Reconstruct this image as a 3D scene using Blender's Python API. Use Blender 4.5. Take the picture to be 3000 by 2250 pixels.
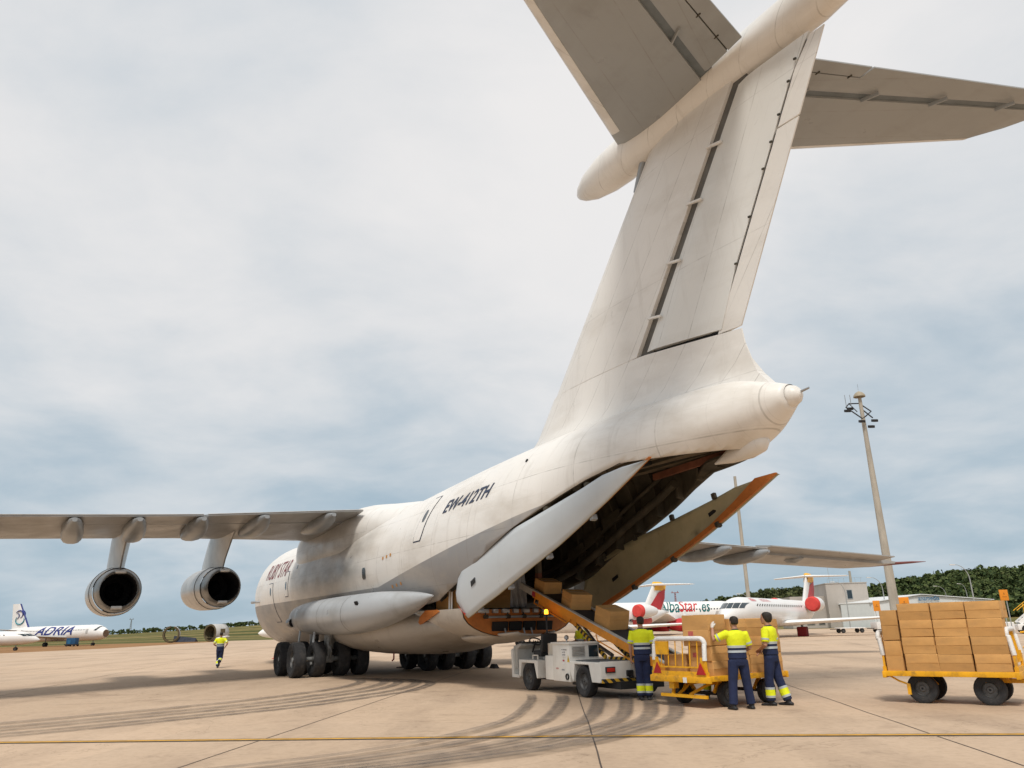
import bpy, bmesh, math, random
from mathutils import Vector, Matrix, noise
random.seed(7)
sc = bpy.context.scene
for o in list(bpy.data.objects): bpy.data.objects.remove(o)
R = math.radians

# ------------------------------------------------------------------ camera
cam_d = bpy.data.cameras.new('camera'); cam = bpy.data.objects.new('camera', cam_d)
sc.collection.objects.link(cam); sc.camera = cam
cam_d.sensor_width = 36.0; cam_d.lens = 36*2248/3000; cam_d.clip_start = .1; cam_d.clip_end = 6000
_p, _r = R(17.57), R(-1.5)
_F = Vector((0, math.cos(_p), math.sin(_p))); _U0 = Vector((0, -math.sin(_p), math.cos(_p))); _R0 = Vector((1, 0, 0))
_R = _R0*math.cos(_r)+_U0*math.sin(_r); _U = _U0*math.cos(_r)-_R0*math.sin(_r)
cam.matrix_world = Matrix(((_R.x, _U.x, -_F.x, 0), (_R.y, _U.y, -_F.y, 0), (_R.z, _U.z, -_F.z, 1.634), (0, 0, 0, 1)))

# ------------------------------------------------------------------ light
SUN_EL, SUN_AZ = 58.0, 190.0          # azimuth clockwise from +Y: behind the camera, a little to the left
world = bpy.data.worlds.new('World'); sc.world = world; world.use_nodes = True
wn, wl = world.node_tree.nodes, world.node_tree.links
wn.clear()
def N(t, **k):
    n = wn.new(t)
    for a, b in k.items(): setattr(n, a, b)
    return n
wout = N('ShaderNodeOutputWorld')
sky = N('ShaderNodeTexSky', sky_type='NISHITA', sun_disc=False, sun_elevation=R(SUN_EL), sun_rotation=R(SUN_AZ))
sky.air_density = 1.0; sky.dust_density = 1.5
bg_sky = N('ShaderNodeBackground'); bg_sky.inputs[1].default_value = .06
wl.new(sky.outputs[0], bg_sky.inputs[0])
tc = N('ShaderNodeTexCoord')
sep = N('ShaderNodeSeparateXYZ'); wl.new(tc.outputs['Generated'], sep.inputs[0])
def wm(op, a, b=None, c=None):
    m = N('ShaderNodeMath', operation=op)
    for i, v in enumerate((a, b, c)):
        if v is None: continue
        if isinstance(v, (int, float)): m.inputs[i].default_value = v
        else: wl.new(v, m.inputs[i])
    return m.outputs[0]
zz = wm('ADD', wm('MAXIMUM', sep.outputs[2], 0.0), .26)     # flat cloud sheet seen in perspective
comb = N('ShaderNodeCombineXYZ')
wl.new(wm('DIVIDE', sep.outputs[0], zz), comb.inputs[0]); wl.new(wm('DIVIDE', sep.outputs[1], zz), comb.inputs[1])
def wnoise(scale, detail, rough, loc, dist=0.0, sx=1.0, sy=1.0):
    mp = N('ShaderNodeMapping'); mp.inputs['Location'].default_value = loc; mp.inputs['Scale'].default_value = (sx, sy, 1)
    wl.new(comb.outputs[0], mp.inputs[0])
    n = N('ShaderNodeTexNoise'); n.inputs['Scale'].default_value = scale; n.inputs['Detail'].default_value = detail
    n.inputs['Roughness'].default_value = rough; n.inputs['Distortion'].default_value = dist
    wl.new(mp.outputs[0], n.inputs['Vector']); return n.outputs['Fac']
def wramp(v, stops):
    r = N('ShaderNodeValToRGB'); r.color_ramp.interpolation = 'B_SPLINE'
    e = r.color_ramp.elements
    while len(e) < len(stops): e.new(.5)
    for el, (p_, c_) in zip(e, stops): el.position = p_; el.color = (*c_, 1)
    wl.new(v, r.inputs[0]); return r.outputs[0]
big = wnoise(.62, 4, .45, (3.4, 1.3, 0), .15)
det = wnoise(2.0, 8, .56, (1.1, 6.0, 0), .22, 1.0, 1.15)
mixv = wm('ADD', wm('MULTIPLY', big, .55), wm('MULTIPLY', det, .45))
cloud_col = wramp(mixv, [(.34, (.47, .525, .58)), (.44, (.575, .605, .635)), (.52, (.665, .668, .678)), (.62, (.75, .735, .73))])
# thin overcast: the low air between us and the distant cloud sheet turns it blue
low = N('ShaderNodeMix'); low.data_type = 'RGBA'
wl.new(wramp(wm('ADD', sep.outputs[2], wm('MULTIPLY', wm('SUBTRACT', mixv, .5), .9)), [(.0, (.92,)*3), (.15, (.55,)*3), (.38, (.0,)*3)]), low.inputs['Factor'])
wl.new(cloud_col, low.inputs['A']); low.inputs['B'].default_value = (.315, .435, .525, 1)
bg_cl = N('ShaderNodeBackground'); wl.new(low.outputs['Result'], bg_cl.inputs[0]); bg_cl.inputs[1].default_value = 1.0
cover = wramp(wm('ADD', mixv, wm('MULTIPLY', sep.outputs[2], .42)), [(.34, (.72,)*3), (.48, (.92,)*3), (.62, (1,)*3)])
mx = N('ShaderNodeMixShader'); wl.new(cover, mx.inputs[0]); wl.new(bg_sky.outputs[0], mx.inputs[1]); wl.new(bg_cl.outputs[0], mx.inputs[2])
wl.new(mx.outputs[0], wout.inputs[0])

sun_d = bpy.data.lights.new('sun', 'SUN'); sun_d.energy = 2.4; sun_d.angle = R(13); sun_d.color = (1, .945, .86)
sun = bpy.data.objects.new('sun', sun_d); sc.collection.objects.link(sun)
_az = R(SUN_AZ); _el = R(SUN_EL)
_d = Vector((math.sin(_az)*math.cos(_el), math.cos(_az)*math.cos(_el), math.sin(_el)))
sun.rotation_euler = (-_d).to_track_quat('-Z', 'Y').to_euler()
sc.view_settings.view_transform = 'Standard'; sc.view_settings.look = 'None'
sc.view_settings.exposure = 0.2; sc.view_settings.gamma = 1.0; sc.view_settings.use_curve_mapping = False
sc.render.engine = 'CYCLES'; sc.cycles.max_bounces = 6

# ------------------------------------------------------------------ materials
MATS = {}
def M(name, col, rough=.55, metal=0.0, var=.10, scale=2.0, bump=0.0, bscale=30.0, spec=.4, coat=0.0, stretch=(1, 1, 1), dirt=None, emit=0, objvar=0):
    if name in MATS: return MATS[name]
    m = bpy.data.materials.new(name); m.use_nodes = True; nt = m.node_tree; n, l = nt.nodes, nt.links
    b = n['Principled BSDF']; b.inputs['Roughness'].default_value = rough; b.inputs['Metallic'].default_value = metal
    b.inputs['Specular IOR Level'].default_value = spec; b.inputs['Coat Weight'].default_value = coat
    tcn = n.new('ShaderNodeTexCoord'); mp = n.new('ShaderNodeMapping'); mp.inputs['Scale'].default_value = stretch
    l.new(tcn.outputs['Object'], mp.inputs[0])
    nz = n.new('ShaderNodeTexNoise'); nz.inputs['Scale'].default_value = scale; nz.inputs['Detail'].default_value = 6; nz.inputs['Roughness'].default_value = .62
    l.new(mp.outputs[0], nz.inputs['Vector'])
    rp = n.new('ShaderNodeValToRGB'); e = rp.color_ramp.elements
    lo = tuple(c*(1-var) for c in col); hi = tuple(min(1, c*(1+var*.6)) for c in col)
    e[0].position = .32; e[0].color = (*lo, 1); e[1].position = .68; e[1].color = (*hi, 1)
    l.new(nz.outputs['Fac'], rp.inputs[0]); out = rp.outputs[0]
    if dirt:                                            # patchy stains with a shape of their own: (colour, threshold, scale, stretch, amount)
        dc, th, ds, dst, am = dirt
        mp2 = n.new('ShaderNodeMapping'); mp2.inputs['Scale'].default_value = dst; mp2.inputs['Location'].default_value = (3.1, 1.7, .4); l.new(tcn.outputs['Object'], mp2.inputs[0])
        n2 = n.new('ShaderNodeTexNoise'); n2.inputs['Scale'].default_value = ds; n2.inputs['Detail'].default_value = 8; n2.inputs['Roughness'].default_value = .65
        l.new(mp2.outputs[0], n2.inputs['Vector'])
        r2 = n.new('ShaderNodeValToRGB'); r2.color_ramp.elements[0].position = th; r2.color_ramp.elements[0].color = (0, 0, 0, 1)
        r2.color_ramp.elements[1].position = min(1, th+.22); r2.color_ramp.elements[1].color = (am, am, am, 1); l.new(n2.outputs['Fac'], r2.inputs[0])
        mxn = n.new('ShaderNodeMix'); mxn.data_type = 'RGBA'; l.new(r2.outputs[0], mxn.inputs['Factor']); l.new(out, mxn.inputs['A']); mxn.inputs['B'].default_value = (*dc, 1)
        out = mxn.outputs['Result']
    l.new(out, b.inputs['Base Color'])
    if objvar:
        oi = n.new('ShaderNodeObjectInfo'); hs = n.new('ShaderNodeHueSaturation'); mr = n.new('ShaderNodeMapRange'); mr.inputs['To Min'].default_value = 1-objvar; mr.inputs['To Max'].default_value = 1+objvar
        l.new(oi.outputs['Random'], mr.inputs['Value']); l.new(mr.outputs[0], hs.inputs['Value']); l.new(out, hs.inputs['Color']); l.new(hs.outputs[0], b.inputs['Base Color'])
    if bump:
        nb = n.new('ShaderNodeTexNoise'); nb.inputs['Scale'].default_value = bscale; nb.inputs['Detail'].default_value = 5
        l.new(mp.outputs[0], nb.inputs['Vector']); bp = n.new('ShaderNodeBump'); bp.inputs['Strength'].default_value = bump; bp.inputs['Distance'].default_value = .02
        l.new(nb.outputs['Fac'], bp.inputs['Height']); l.new(bp.outputs[0], b.inputs['Normal'])
    if emit:
        b.inputs['Emission Color'].default_value = (*col, 1); b.inputs['Emission Strength'].default_value = emit
    MATS[name] = m; return m

# ------------------------------------------------------------------ mesh helpers
class MB:
    """collects faces, then builds ONE mesh object"""
    def __init__(s): s.v = []; s.f = []; s.m = []
    def add(s, vs, fs, mi=0):
        o = len(s.v); s.v += [Vector(v) for v in vs]; s.f += [tuple(i+o for i in f) for f in fs]; s.m += [mi]*len(fs); return s
    def box(s, c, size, rot=None, mi=0, bevel=0.0):
        bm = bmesh.new(); bmesh.ops.create_cube(bm, size=1)
        for v in bm.verts: v.co = Vector((v.co.x*size[0], v.co.y*size[1], v.co.z*size[2]))
        if bevel: bmesh.ops.bevel(bm, geom=bm.edges[:], offset=bevel, segments=2, affect='EDGES', profile=.6)
        bm.verts.index_update()
        vs = [(rot @ v.co if rot else v.co)+Vector(c) for v in bm.verts]; fs = [[v.index for v in f.verts] for f in bm.faces]
        bm.free(); return s.add(vs, fs, mi)
    def loft(s, rings, cap=True, closed=True, mi=0):
        n = len(rings[0]); vs = [p for r in rings for p in r]; fs = []
        for i in range(len(rings)-1):
            for j in range(n if closed else n-1):
                k = (j+1) % n
                fs.append((i*n+j, i*n+k, (i+1)*n+k, (i+1)*n+j))
        if cap and closed: fs.append(tuple(range(n))[::-1]); fs.append(tuple(range((len(rings)-1)*n, len(rings)*n)))
        return s.add(vs, fs, mi)
    def cyl(s, p0, p1, r0, r1=None, n=14, cap=True, mi=0):
        p0, p1 = Vector(p0), Vector(p1); r1 = r0 if r1 is None else r1
        return s.tube([p0, p1], [r0, r1], n, cap, mi)
    def tube(s, pts, rad, n=10, cap=True, mi=0):
        pts = [Vector(p) for p in pts]; rad = rad if isinstance(rad, (list, tuple)) else [rad]*len(pts)
        t0 = (pts[1]-pts[0]).normalized(); a = t0.orthogonal().normalized(); rings = []
        for i, p in enumerate(pts):
            t = (pts[min(i+1, len(pts)-1)]-pts[max(i-1, 0)]).normalized()
            a = (a-t*a.dot(t)).normalized(); b = t.cross(a)
            rings.append([p+(a*math.cos(2*math.pi*j/n)+b*math.sin(2*math.pi*j/n))*rad[i] for j in range(n)])
        return s.loft(rings, cap, True, mi)
    def revolve(s, prof, origin, axis, n=32, cap=False, mi=0):
        """prof: (distance along axis, radius)"""
        axis = Vector(axis).normalized(); a = axis.orthogonal().normalized(); b = axis.cross(a); o = Vector(origin)
        rings = [[o+axis*x+(a*math.cos(2*math.pi*j/n)+b*math.sin(2*math.pi*j/n))*r for j in range(n)] for x, r in prof]
        return s.loft(rings, cap, True, mi)
    def build(s, name, mats, parent=None, smooth=True, angle=38, loc=None, rotz=0.0):
        me = bpy.data.meshes.new(name); me.from_pydata([tuple(v) for v in s.v], [], s.f)
        mats = mats if isinstance(mats, (list, tuple)) else [mats]
        for m in mats: me.materials.append(m)
        if len(mats) > 1: me.polygons.foreach_set('material_index', s.m)
        bm = bmesh.new(); bm.from_mesh(me); bmesh.ops.recalc_face_normals(bm, faces=bm.faces[:]); bm.to_mesh(me); bm.free()
        if smooth:
            me.polygons.foreach_set('use_smooth', [True]*len(me.polygons)); me.set_sharp_from_angle(angle=R(angle))
        return put(name, me, parent, loc, rotz)
def put(name, me, parent=None, loc=None, rotz=0.0):
    o = bpy.data.objects.new(name, me); sc.collection.objects.link(o)
    if parent: o.parent = parent
    if loc is not None: o.location = loc
    if rotz: o.rotation_euler = (0, 0, rotz)
    return o
def tag(o, label=None, cat=None, group=None, kind=None):
    if label: o['label'] = label
    if cat: o['category'] = cat
    if group: o['group'] = group
    if kind: o['kind'] = kind
    return o
def thing(name, label, cat, loc=(0, 0, 0), rotz=0.0, group=None):
    o = bpy.data.objects.new(name, None); sc.collection.objects.link(o); o.location = loc; o.rotation_euler = (0, 0, rotz)
    o.empty_display_size = .2
    return tag(o, label, cat, group)
def copy_tree(o, parent=None):
    c = o.copy(); sc.collection.objects.link(c); c.parent = parent
    for ch in list(o.children): copy_tree(ch, c)
    return c
def RX(a): return Matrix.Rotation(R(a), 3, 'X')
def RY(a): return Matrix.Rotation(R(a), 3, 'Y')
def RZ(a): return Matrix.Rotation(R(a), 3, 'Z')
def lerp(tab, x):
    if x <= tab[0][0]: return tab[0][1]
    for (x0, y0), (x1, y1) in zip(tab, tab[1:]):
        if x <= x1: return y0+(y1-y0)*(x-x0)/(x1-x0)
    return tab[-1][1]
def slerp(tab, x):
    """smooth (Catmull-Rom like) interpolation of a table"""
    n = len(tab)
    if x <= tab[0][0]: return tab[0][1]
    if x >= tab[-1][0]: return tab[-1][1]
    for i in range(n-1):
        x0, y0 = tab[i]; x1, y1 = tab[i+1]
        if x <= x1:
            h = x1-x0; t = (x-x0)/h; d = (y1-y0)/h
            def slope(k):
                if k == 0: return (tab[1][1]-tab[0][1])/(tab[1][0]-tab[0][0])
                if k == n-1: return (tab[-1][1]-tab[-2][1])/(tab[-1][0]-tab[-2][0])
                a = (tab[k][1]-tab[k-1][1])/(tab[k][0]-tab[k-1][0]); b = (tab[k+1][1]-tab[k][1])/(tab[k+1][0]-tab[k][0])
                return 0 if a*b <= 0 else 2*a*b/(a+b)
            m0, m1 = slope(i), slope(i+1)
            return (2*t**3-3*t**2+1)*y0+(t**3-2*t*t+t)*h*m0+(-2*t**3+3*t*t)*y1+(t**3-t*t)*h*m1
def text_flat(s, size, shear=0.0, bold=0.0, squeeze=1.0, step=.15, space=1.0):
    """lettering as a flat mesh in (u, v): returns verts, faces, width; cut fine enough to follow a curved skin"""
    cu = bpy.data.curves.new('t', 'FONT'); cu.body = s; cu.size = size; cu.shear = shear; cu.offset = bold; cu.resolution_u = 4; cu.space_character = space
    o = bpy.data.objects.new('t', cu); sc.collection.objects.link(o); dg = bpy.context.evaluated_depsgraph_get(); dg.update()
    me = bpy.data.meshes.new_from_object(o.evaluated_get(dg)); bpy.data.objects.remove(o)
    bm = bmesh.new(); bm.from_mesh(me); bmesh.ops.triangulate(bm, faces=bm.faces[:])
    for v in bm.verts: v.co.x *= squeeze
    xs = [v.co.x for v in bm.verts]; ys = [v.co.y for v in bm.verts]
    y = min(ys)+step
    while y < max(ys):
        bmesh.ops.bisect_plane(bm, geom=bm.verts[:]+bm.edges[:]+bm.faces[:], plane_co=(0, y, 0), plane_no=(0, 1, 0)); y += step
    x = min(xs)+step*3
    while x < max(xs):
        bmesh.ops.bisect_plane(bm, geom=bm.verts[:]+bm.edges[:]+bm.faces[:], plane_co=(x, 0, 0), plane_no=(1, 0, 0)); x += step*3
    bm.verts.index_update(); vs = [(v.co.x, v.co.y) for v in bm.verts]; fs = [[v.index for v in f.verts] for f in bm.faces]
    bm.free(); bpy.data.meshes.remove(me); return vs, fs, max(xs)

# common materials
m_rubber = M('tyre_rubber', (.028, .028, .030), .85, var=.35, scale=5, bump=.3, bscale=40, dirt=((.10, .09, .08), .5, 3, (1, 1, 1), .7))
m_rim = M('wheel_rim', (.11, .11, .11), .55, .4, var=.4, scale=6, dirt=((.03, .03, .03), .48, 7, (1, 1, 1), .8))
m_steel = M('bare_steel', (.42, .43, .44), .38, .8, var=.2)
m_dark = M('dark_void', (.012, .012, .013), .8, var=.2)
m_black = M('black_plastic', (.022, .022, .024), .5, var=.3)
m_white = M('white_paint', (.80, .79, .77), .38, var=.05, spec=.5)
m_card = M('cardboard', (.53, .288, .10), .85, objvar=.12, var=.10, scale=3, bump=.10, bscale=60, dirt=((.34, .19, .08), .56, 2.5, (1, 1, 3), .5))
m_cart = M('cart_yellow_paint', (.80, .40, .012), .45, var=.18, scale=5, dirt=((.16, .09, .045), .53, 6, (1, 1, 1), .85))
m_glass = M('dark_window_glass', (.02, .035, .045), .12, var=.2, spec=.7)
# ------------------------------------------------------------------ ground, apron, fields
def terrain_z(x, y):
    z = 0.0
    def g(cx, cy, sx, sy, h): return h*math.exp(-((x-cx)/sx)**2-((y-cy)/sy)**2)
    z += g(300, 420, 120, 105, 20)+g(205, 400, 50, 70, 5)
    z += g(205, 640, 62, 90, 15)+g(110, 660, 55, 80, 6)+g(300, 650, 90, 90, 12)
    z += g(-110, 560, 110, 130, 8.5)+g(-260, 640, 130, 110, 4.5)
    return z-.03
def grid(x0, x1, nx, y0, y1, ny, zf, jit=0):
    vs = []; fs = []
    for j in range(ny+1):
        for i in range(nx+1):
            x = x0+(x1-x0)*i/nx; y = y0+(y1-y0)*j/ny; vs.append((x, y, zf(x, y)+jit*noise.noise((x*.03, y*.03, 0))))
    for j in range(ny):
        for i in range(nx): a = j*(nx+1)+i; fs.append((a, a+1, a+nx+2, a+nx+1))
    return vs, fs
def field_mat():
    m = bpy.data.materials.new('dry_field'); m.use_nodes = True; n, l = m.node_tree.nodes, m.node_tree.links; b = n['Principled BSDF']
    b.inputs['Roughness'].default_value = .95; b.inputs['Specular IOR Level'].default_value = .1
    t = n.new('ShaderNodeTexCoord'); mp = n.new('ShaderNodeMapping'); mp.inputs['Scale'].default_value = (.006, .045, .02); l.new(t.outputs['Object'], mp.inputs[0])
    a = n.new('ShaderNodeTexNoise'); a.inputs['Scale'].default_value = 1; a.inputs['Detail'].default_value = 7; a.inputs['Roughness'].default_value = .6; l.new(mp.outputs[0], a.inputs['Vector'])
    r = n.new('ShaderNodeValToRGB'); e = r.color_ramp.elements; e[0].position = .36; e[0].color = (.075, .088, .022, 1); e[1].position = .64; e[1].color = (.33, .24, .10, 1)
    x = e.new(.5); x.color = (.16, .145, .045, 1); l.new(a.outputs['Fac'], r.inputs[0])
    f = n.new('ShaderNodeTexNoise'); f.inputs['Scale'].default_value = .35; f.inputs['Detail'].default_value = 8; l.new(t.outputs['Object'], f.inputs['Vector'])
    r2 = n.new('ShaderNodeValToRGB'); r2.color_ramp.elements[0].position = .35; r2.color_ramp.elements[0].color = (.6, .6, .6, 1); r2.color_ramp.elements[1].position = .7; l.new(f.outputs['Fac'], r2.inputs[0])
    mx_ = n.new('ShaderNodeMix'); mx_.data_type = 'RGBA'; mx_.blend_type = 'MULTIPLY'; mx_.inputs['Factor'].default_value = 1; l.new(r.outputs[0], mx_.inputs['A']); l.new(r2.outputs[0], mx_.inputs['B'])
    l.new(mx_.outputs['Result'], b.inputs['Base Color']); return m
m_field = field_mat()
mb = MB(); mb.add(*grid(-700, 700, 100, -300, 900, 86, terrain_z)); tag(mb.build('ground', m_field, angle=80), kind='structure')
mb = MB(); mb.add([(-4000, -2000, -.6), (4000, -2000, -.6), (4000, 4000, -.6), (-4000, 4000, -.6)], [(0, 1, 2, 3)])
tag(mb.build('far_plain', m_field), kind='structure')
m_soil = M('bare_soil', (.30, .165, .075), .95, var=.25, scale=.12, spec=.1, stretch=(1, 2, 1))
def sheet(name, pts, z, mat, kind='structure', holes=None):
    mb = MB(); mb.add([(x, y, z) for x, y in pts], [tuple(range(len(pts)))]); return tag(mb.build(name, mat, smooth=False), kind=kind)
sheet('soil_verge', [(-400, -100), (-66, 95), (-62, 128), (-74, 214), (-110, 216), (-150, 175), (-400, 120)], .004, m_soil)

def concrete():
    m = bpy.data.materials.new('apron_concrete'); m.use_nodes = True; n, l = m.node_tree.nodes, m.node_tree.links; b = n['Principled BSDF']
    b.inputs['Roughness'].default_value = .82; b.inputs['Specular IOR Level'].default_value = .25
    t = n.new('ShaderNodeTexCoord')
    def nz(scale, det, st, loc=(0, 0, 0), rot=0, dist=0.):
        mp = n.new('ShaderNodeMapping'); mp.inputs['Scale'].default_value = st; mp.inputs['Location'].default_value = loc; mp.inputs['Rotation'].default_value = (0, 0, rot)
        l.new(t.outputs['Object'], mp.inputs[0]); a = n.new('ShaderNodeTexNoise'); a.inputs['Scale'].default_value = scale; a.inputs['Detail'].default_value = det
        a.inputs['Roughness'].default_value = .62; a.inputs['Distortion'].default_value = dist; l.new(mp.outputs[0], a.inputs['Vector']); return a.outputs['Fac']
    def ramp(v, st):
        r = n.new('ShaderNodeValToRGB'); e = r.color_ramp.elements
        while len(e) < len(st): e.new(.5)
        for el, (p, c) in zip(e, st): el.position = p; el.color = (*c, 1)
        l.new(v, r.inputs[0]); return r.outputs[0]
    def mul(a, c, fac=1.0):
        x = n.new('ShaderNodeMix'); x.data_type = 'RGBA'; x.blend_type = 'MULTIPLY'; x.inputs['Factor'].default_value = fac; l.new(a, x.inputs['A']); l.new(c, x.inputs['B']); return x.outputs['Result']
    base = ramp(nz(.09, 6, (1, 1, 1)), [(.3, (.465, .34, .235)), (.7, (.555, .42, .305))])
    # each slab was poured on its own: slightly different tone
    br = n.new('ShaderNodeTexBrick'); br.inputs['Scale'].default_value = 1; br.inputs['Brick Width'].default_value = 7.5; br.inputs['Row Height'].default_value = 7.5; br.inputs['Mortar Size'].default_value = 0.0; br.offset = 0
    br.inputs['Color1'].default_value = (.93, .93, .93, 1); br.inputs['Color2'].default_value = (1.05, 1.04, 1.03, 1)
    mpb = n.new('ShaderNodeMapping'); mpb.inputs['Rotation'].default_value = (0, 0, R(6)); l.new(t.outputs['Object'], mpb.inputs[0]); l.new(mpb.outputs[0], br.inputs['Vector'])
    c1 = mul(base, br.outputs['Color'], .8)
    c2 = mul(c1, ramp(nz(.5, 8, (1, .28, 1), (4, 2, 0), .12), [(.34, (.80, .79, .79)), (.52, (1, 1, 1))]))           # old rubber and traffic streaks
    c3 = mul(c2, ramp(nz(2.2, 6, (1, 1, 1), (9, 1, 0)), [(.30, (.86, .86, .86)), (.45, (1, 1, 1))]))
    c4 = mul(c3, ramp(nz(.28, 4, (1, 1, 1), (1, 8, 0), 0, .8), [(.26, (.72, .70, .70)), (.36, (1, 1, 1))]))          # oil stains
    v = nz(.16, 7, (1, 1, 1), (3, 3, 0), 0, 1.2)                                                                  # hairline cracks
    ab = n.new('ShaderNodeMath'); ab.operation = 'SUBTRACT'; l.new(v, ab.inputs[0]); ab.inputs[1].default_value = .5
    ab2 = n.new('ShaderNodeMath'); ab2.operation = 'ABSOLUTE'; l.new(ab.outputs[0], ab2.inputs[0])
    c4 = mul(c4, ramp(ab2.outputs[0], [(0, (.62, .60, .58)), (.0016, (1, 1, 1))]), .7)
    c4 = mul(c4, ramp(nz(9, 5, (1, 1, 1), (2, 6, 0)), [(.30, (.90, .89, .88)), (.55, (1.02, 1.02, 1.02))]))
    l.new(c4, b.inputs['Base Color'])
    bp = n.new('ShaderNodeBump'); bp.inputs['Strength'].default_value = .25; bp.inputs['Distance'].default_value = .01; l.new(nz(45, 4, (1, 1, 1)), bp.inputs['Height']); l.new(bp.outputs[0], b.inputs['Normal'])
    return m
m_conc = concrete()
sheet('apron', [(-500, -300), (500, -300), (500, 116), (75, 128), (40, 152), (-10, 235), (-76, 213), (-65, 128), (-68, 106), (-130, 62), (-500, -140)], .008, m_conc)
m_joint = M('joint_sealant', (.10, .075, .06), .9, var=.4, scale=1.5)
def strip_pts(pts, w):
    pts = [Vector((*p, 0)) for p in pts]; vs = []; fs = []
    for i, p in enumerate(pts):
        t = (pts[min(i+1, len(pts)-1)]-pts[max(i-1, 0)]).normalized(); nn = Vector((-t.y, t.x, 0)); ww = w[i] if isinstance(w, list) else w
        vs += [p+nn*ww/2, p-nn*ww/2]
    for i in range(len(pts)-1): fs.append((2*i, 2*i+1, 2*i+3, 2*i+2))
    return vs, fs
def strip(name, pts, w, z, mat):
    vs, fs = strip_pts(pts, w); mb = MB(); mb.add([(v.x, v.y, z) for v in vs], fs); return tag(mb.build(name, mat, smooth=False), kind='structure')
def wob(a, b, n, amp):
    a, b = Vector(a), Vector(b); return [tuple(a.lerp(b, i/n)+Vector((-(b-a).y, (b-a).x)).normalized()*amp*noise.noise((i*.37, a.x, 0))) for i in range(n+1)]
for a, b in [((.66, 4), (1.72, 26)), ((-4.9, 6.5), (-1.4, 39)), ((5.1, 5), (7.4, 25)), ((7.4, 25), (16.5, 100)), ((-12, 21.3), (12, 24.2)), ((-30, 46), (30, 53)), ((9.6, 8), (24, 60)), ((-12, 8), (-24, 60))]:
    strip('expansion_joint', wob(a, b, 24, .03), .022, .012, m_joint)
# yellow taxi line with dark borders
line = [(-30, 15.4), (-20, 15.0), (-8.68, 13.92), (-4, 13.42), (.9, 12.86), (4, 12.36), (7.07, 11.86), (14, 10.9), (25, 9.6)]
line2 = []
for i in range(len(line)-1):
    for k in range(8): line2.append(tuple(Vector(line[i]).lerp(Vector(line[i+1]), k/8)))
strip('taxi_line_border', line2, .26, .013, M('line_border_paint', (.10, .082, .066), .8, var=.4, scale=4))
off = lambda d: [(x, y+d) for x, y in line2]
m_ylw = M('line_yellow_paint', (.58, .31, .045), .8, var=.28, scale=5, dirt=((.25, .16, .08), .52, 6, (1, 1, 1), .7))
strip('taxi_line', off(.0), .13, .017, m_ylw)
# rubber skid arcs, soft-edged: rubber laid over concrete with gaps
def skid_mat():
    m = bpy.data.materials.new('tyre_rubber_marks'); m.use_nodes = True; n, l = m.node_tree.nodes, m.node_tree.links; b = n['Principled BSDF']
    b.inputs['Base Color'].default_value = (.085, .075, .07, 1); b.inputs['Roughness'].default_value = .9
    uv = n.new('ShaderNodeUVMap'); sp = n.new('ShaderNodeSeparateXYZ'); l.new(uv.outputs[0], sp.inputs[0])
    rp = n.new('ShaderNodeValToRGB'); e = rp.color_ramp.elements; e[0].position = 0; e[0].color = (0, 0, 0, 1); e[1].position = 1; e[1].color = (0, 0, 0, 1)
    for p_, v_ in ((.18, .75), (.5, .55), (.82, .75)): x = e.new(p_); x.color = (v_,)*3+(1,)
    l.new(sp.outputs[0], rp.inputs[0])
    rv = n.new('ShaderNodeValToRGB'); e = rv.color_ramp.elements; e[0].position = 0; e[0].color = (0, 0, 0, 1); e[1].position = 1; e[1].color = (0, 0, 0, 1)
    for p_, v_ in ((.08, .95), (.6, .9), (.9, .65)): x = e.new(p_); x.color = (v_,)*3+(1,)
    l.new(sp.outputs[1], rv.inputs[0])
    t = n.new('ShaderNodeTexCoord'); nz = n.new('ShaderNodeTexNoise'); nz.inputs['Scale'].default_value = 2.2; nz.inputs['Detail'].default_value = 8; nz.inputs['Roughness'].default_value = .7; l.new(t.outputs['Object'], nz.inputs['Vector'])
    rn = n.new('ShaderNodeValToRGB'); rn.color_ramp.elements[0].position = .3; rn.color_ramp.elements[0].color = (.25,)*3+(1,); rn.color_ramp.elements[1].position = .62; l.new(nz.outputs['Fac'], rn.inputs[0])
    def mu(a, c):
        q = n.new('ShaderNodeMath'); q.operation = 'MULTIPLY'; l.new(a, q.inputs[0]); (l.new(c, q.inputs[1]) if not isinstance(c, float) else setattr(q.inputs[1], 'default_value', c)); return q.outputs[0]
    l.new(mu(mu(mu(rp.outputs[0], rv.outputs[0]), rn.outputs[0]), .95), b.inputs['Alpha']); return m
m_skid = skid_mat()
def skid(ctrl, w, z):
    pts = []
    P = [Vector(p) for p in ctrl]; P = [P[0]*2-P[1]]+P+[P[-1]*2-P[-2]]
    for i in range(1, len(P)-2):
        for k in range(10):
            t = k/10; pts.append(tuple(.5*((2*P[i])+(-P[i-1]+P[i+1])*t+(2*P[i-1]-5*P[i]+4*P[i+1]-P[i+2])*t*t+(-P[i-1]+3*P[i]-3*P[i+1]+P[i+2])*t**3)))
    vs, fs = strip_pts(pts, w); mb = MB(); mb.add([(v.x, v.y, z) for v in vs], fs); o = mb.build('tyre_mark', m_skid, smooth=False)
    uv = o.data.uv_layers.new(name='UVMap'); n = len(pts)
    for lp in o.data.loops: uv.data[lp.index].uv = (lp.vertex_index % 2, (lp.vertex_index//2)/(n-1))
    tag(o, kind='structure'); return o
base_a = [(-4.5, 28.6), (-3.5, 27.7), (-2.8, 25.9), (-3.0, 23.3), (-3.75, 21.5), (-5.0, 19.2), (-7.1, 16.9), (-8.9, 15.2), (-12, 13.0)]
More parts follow.
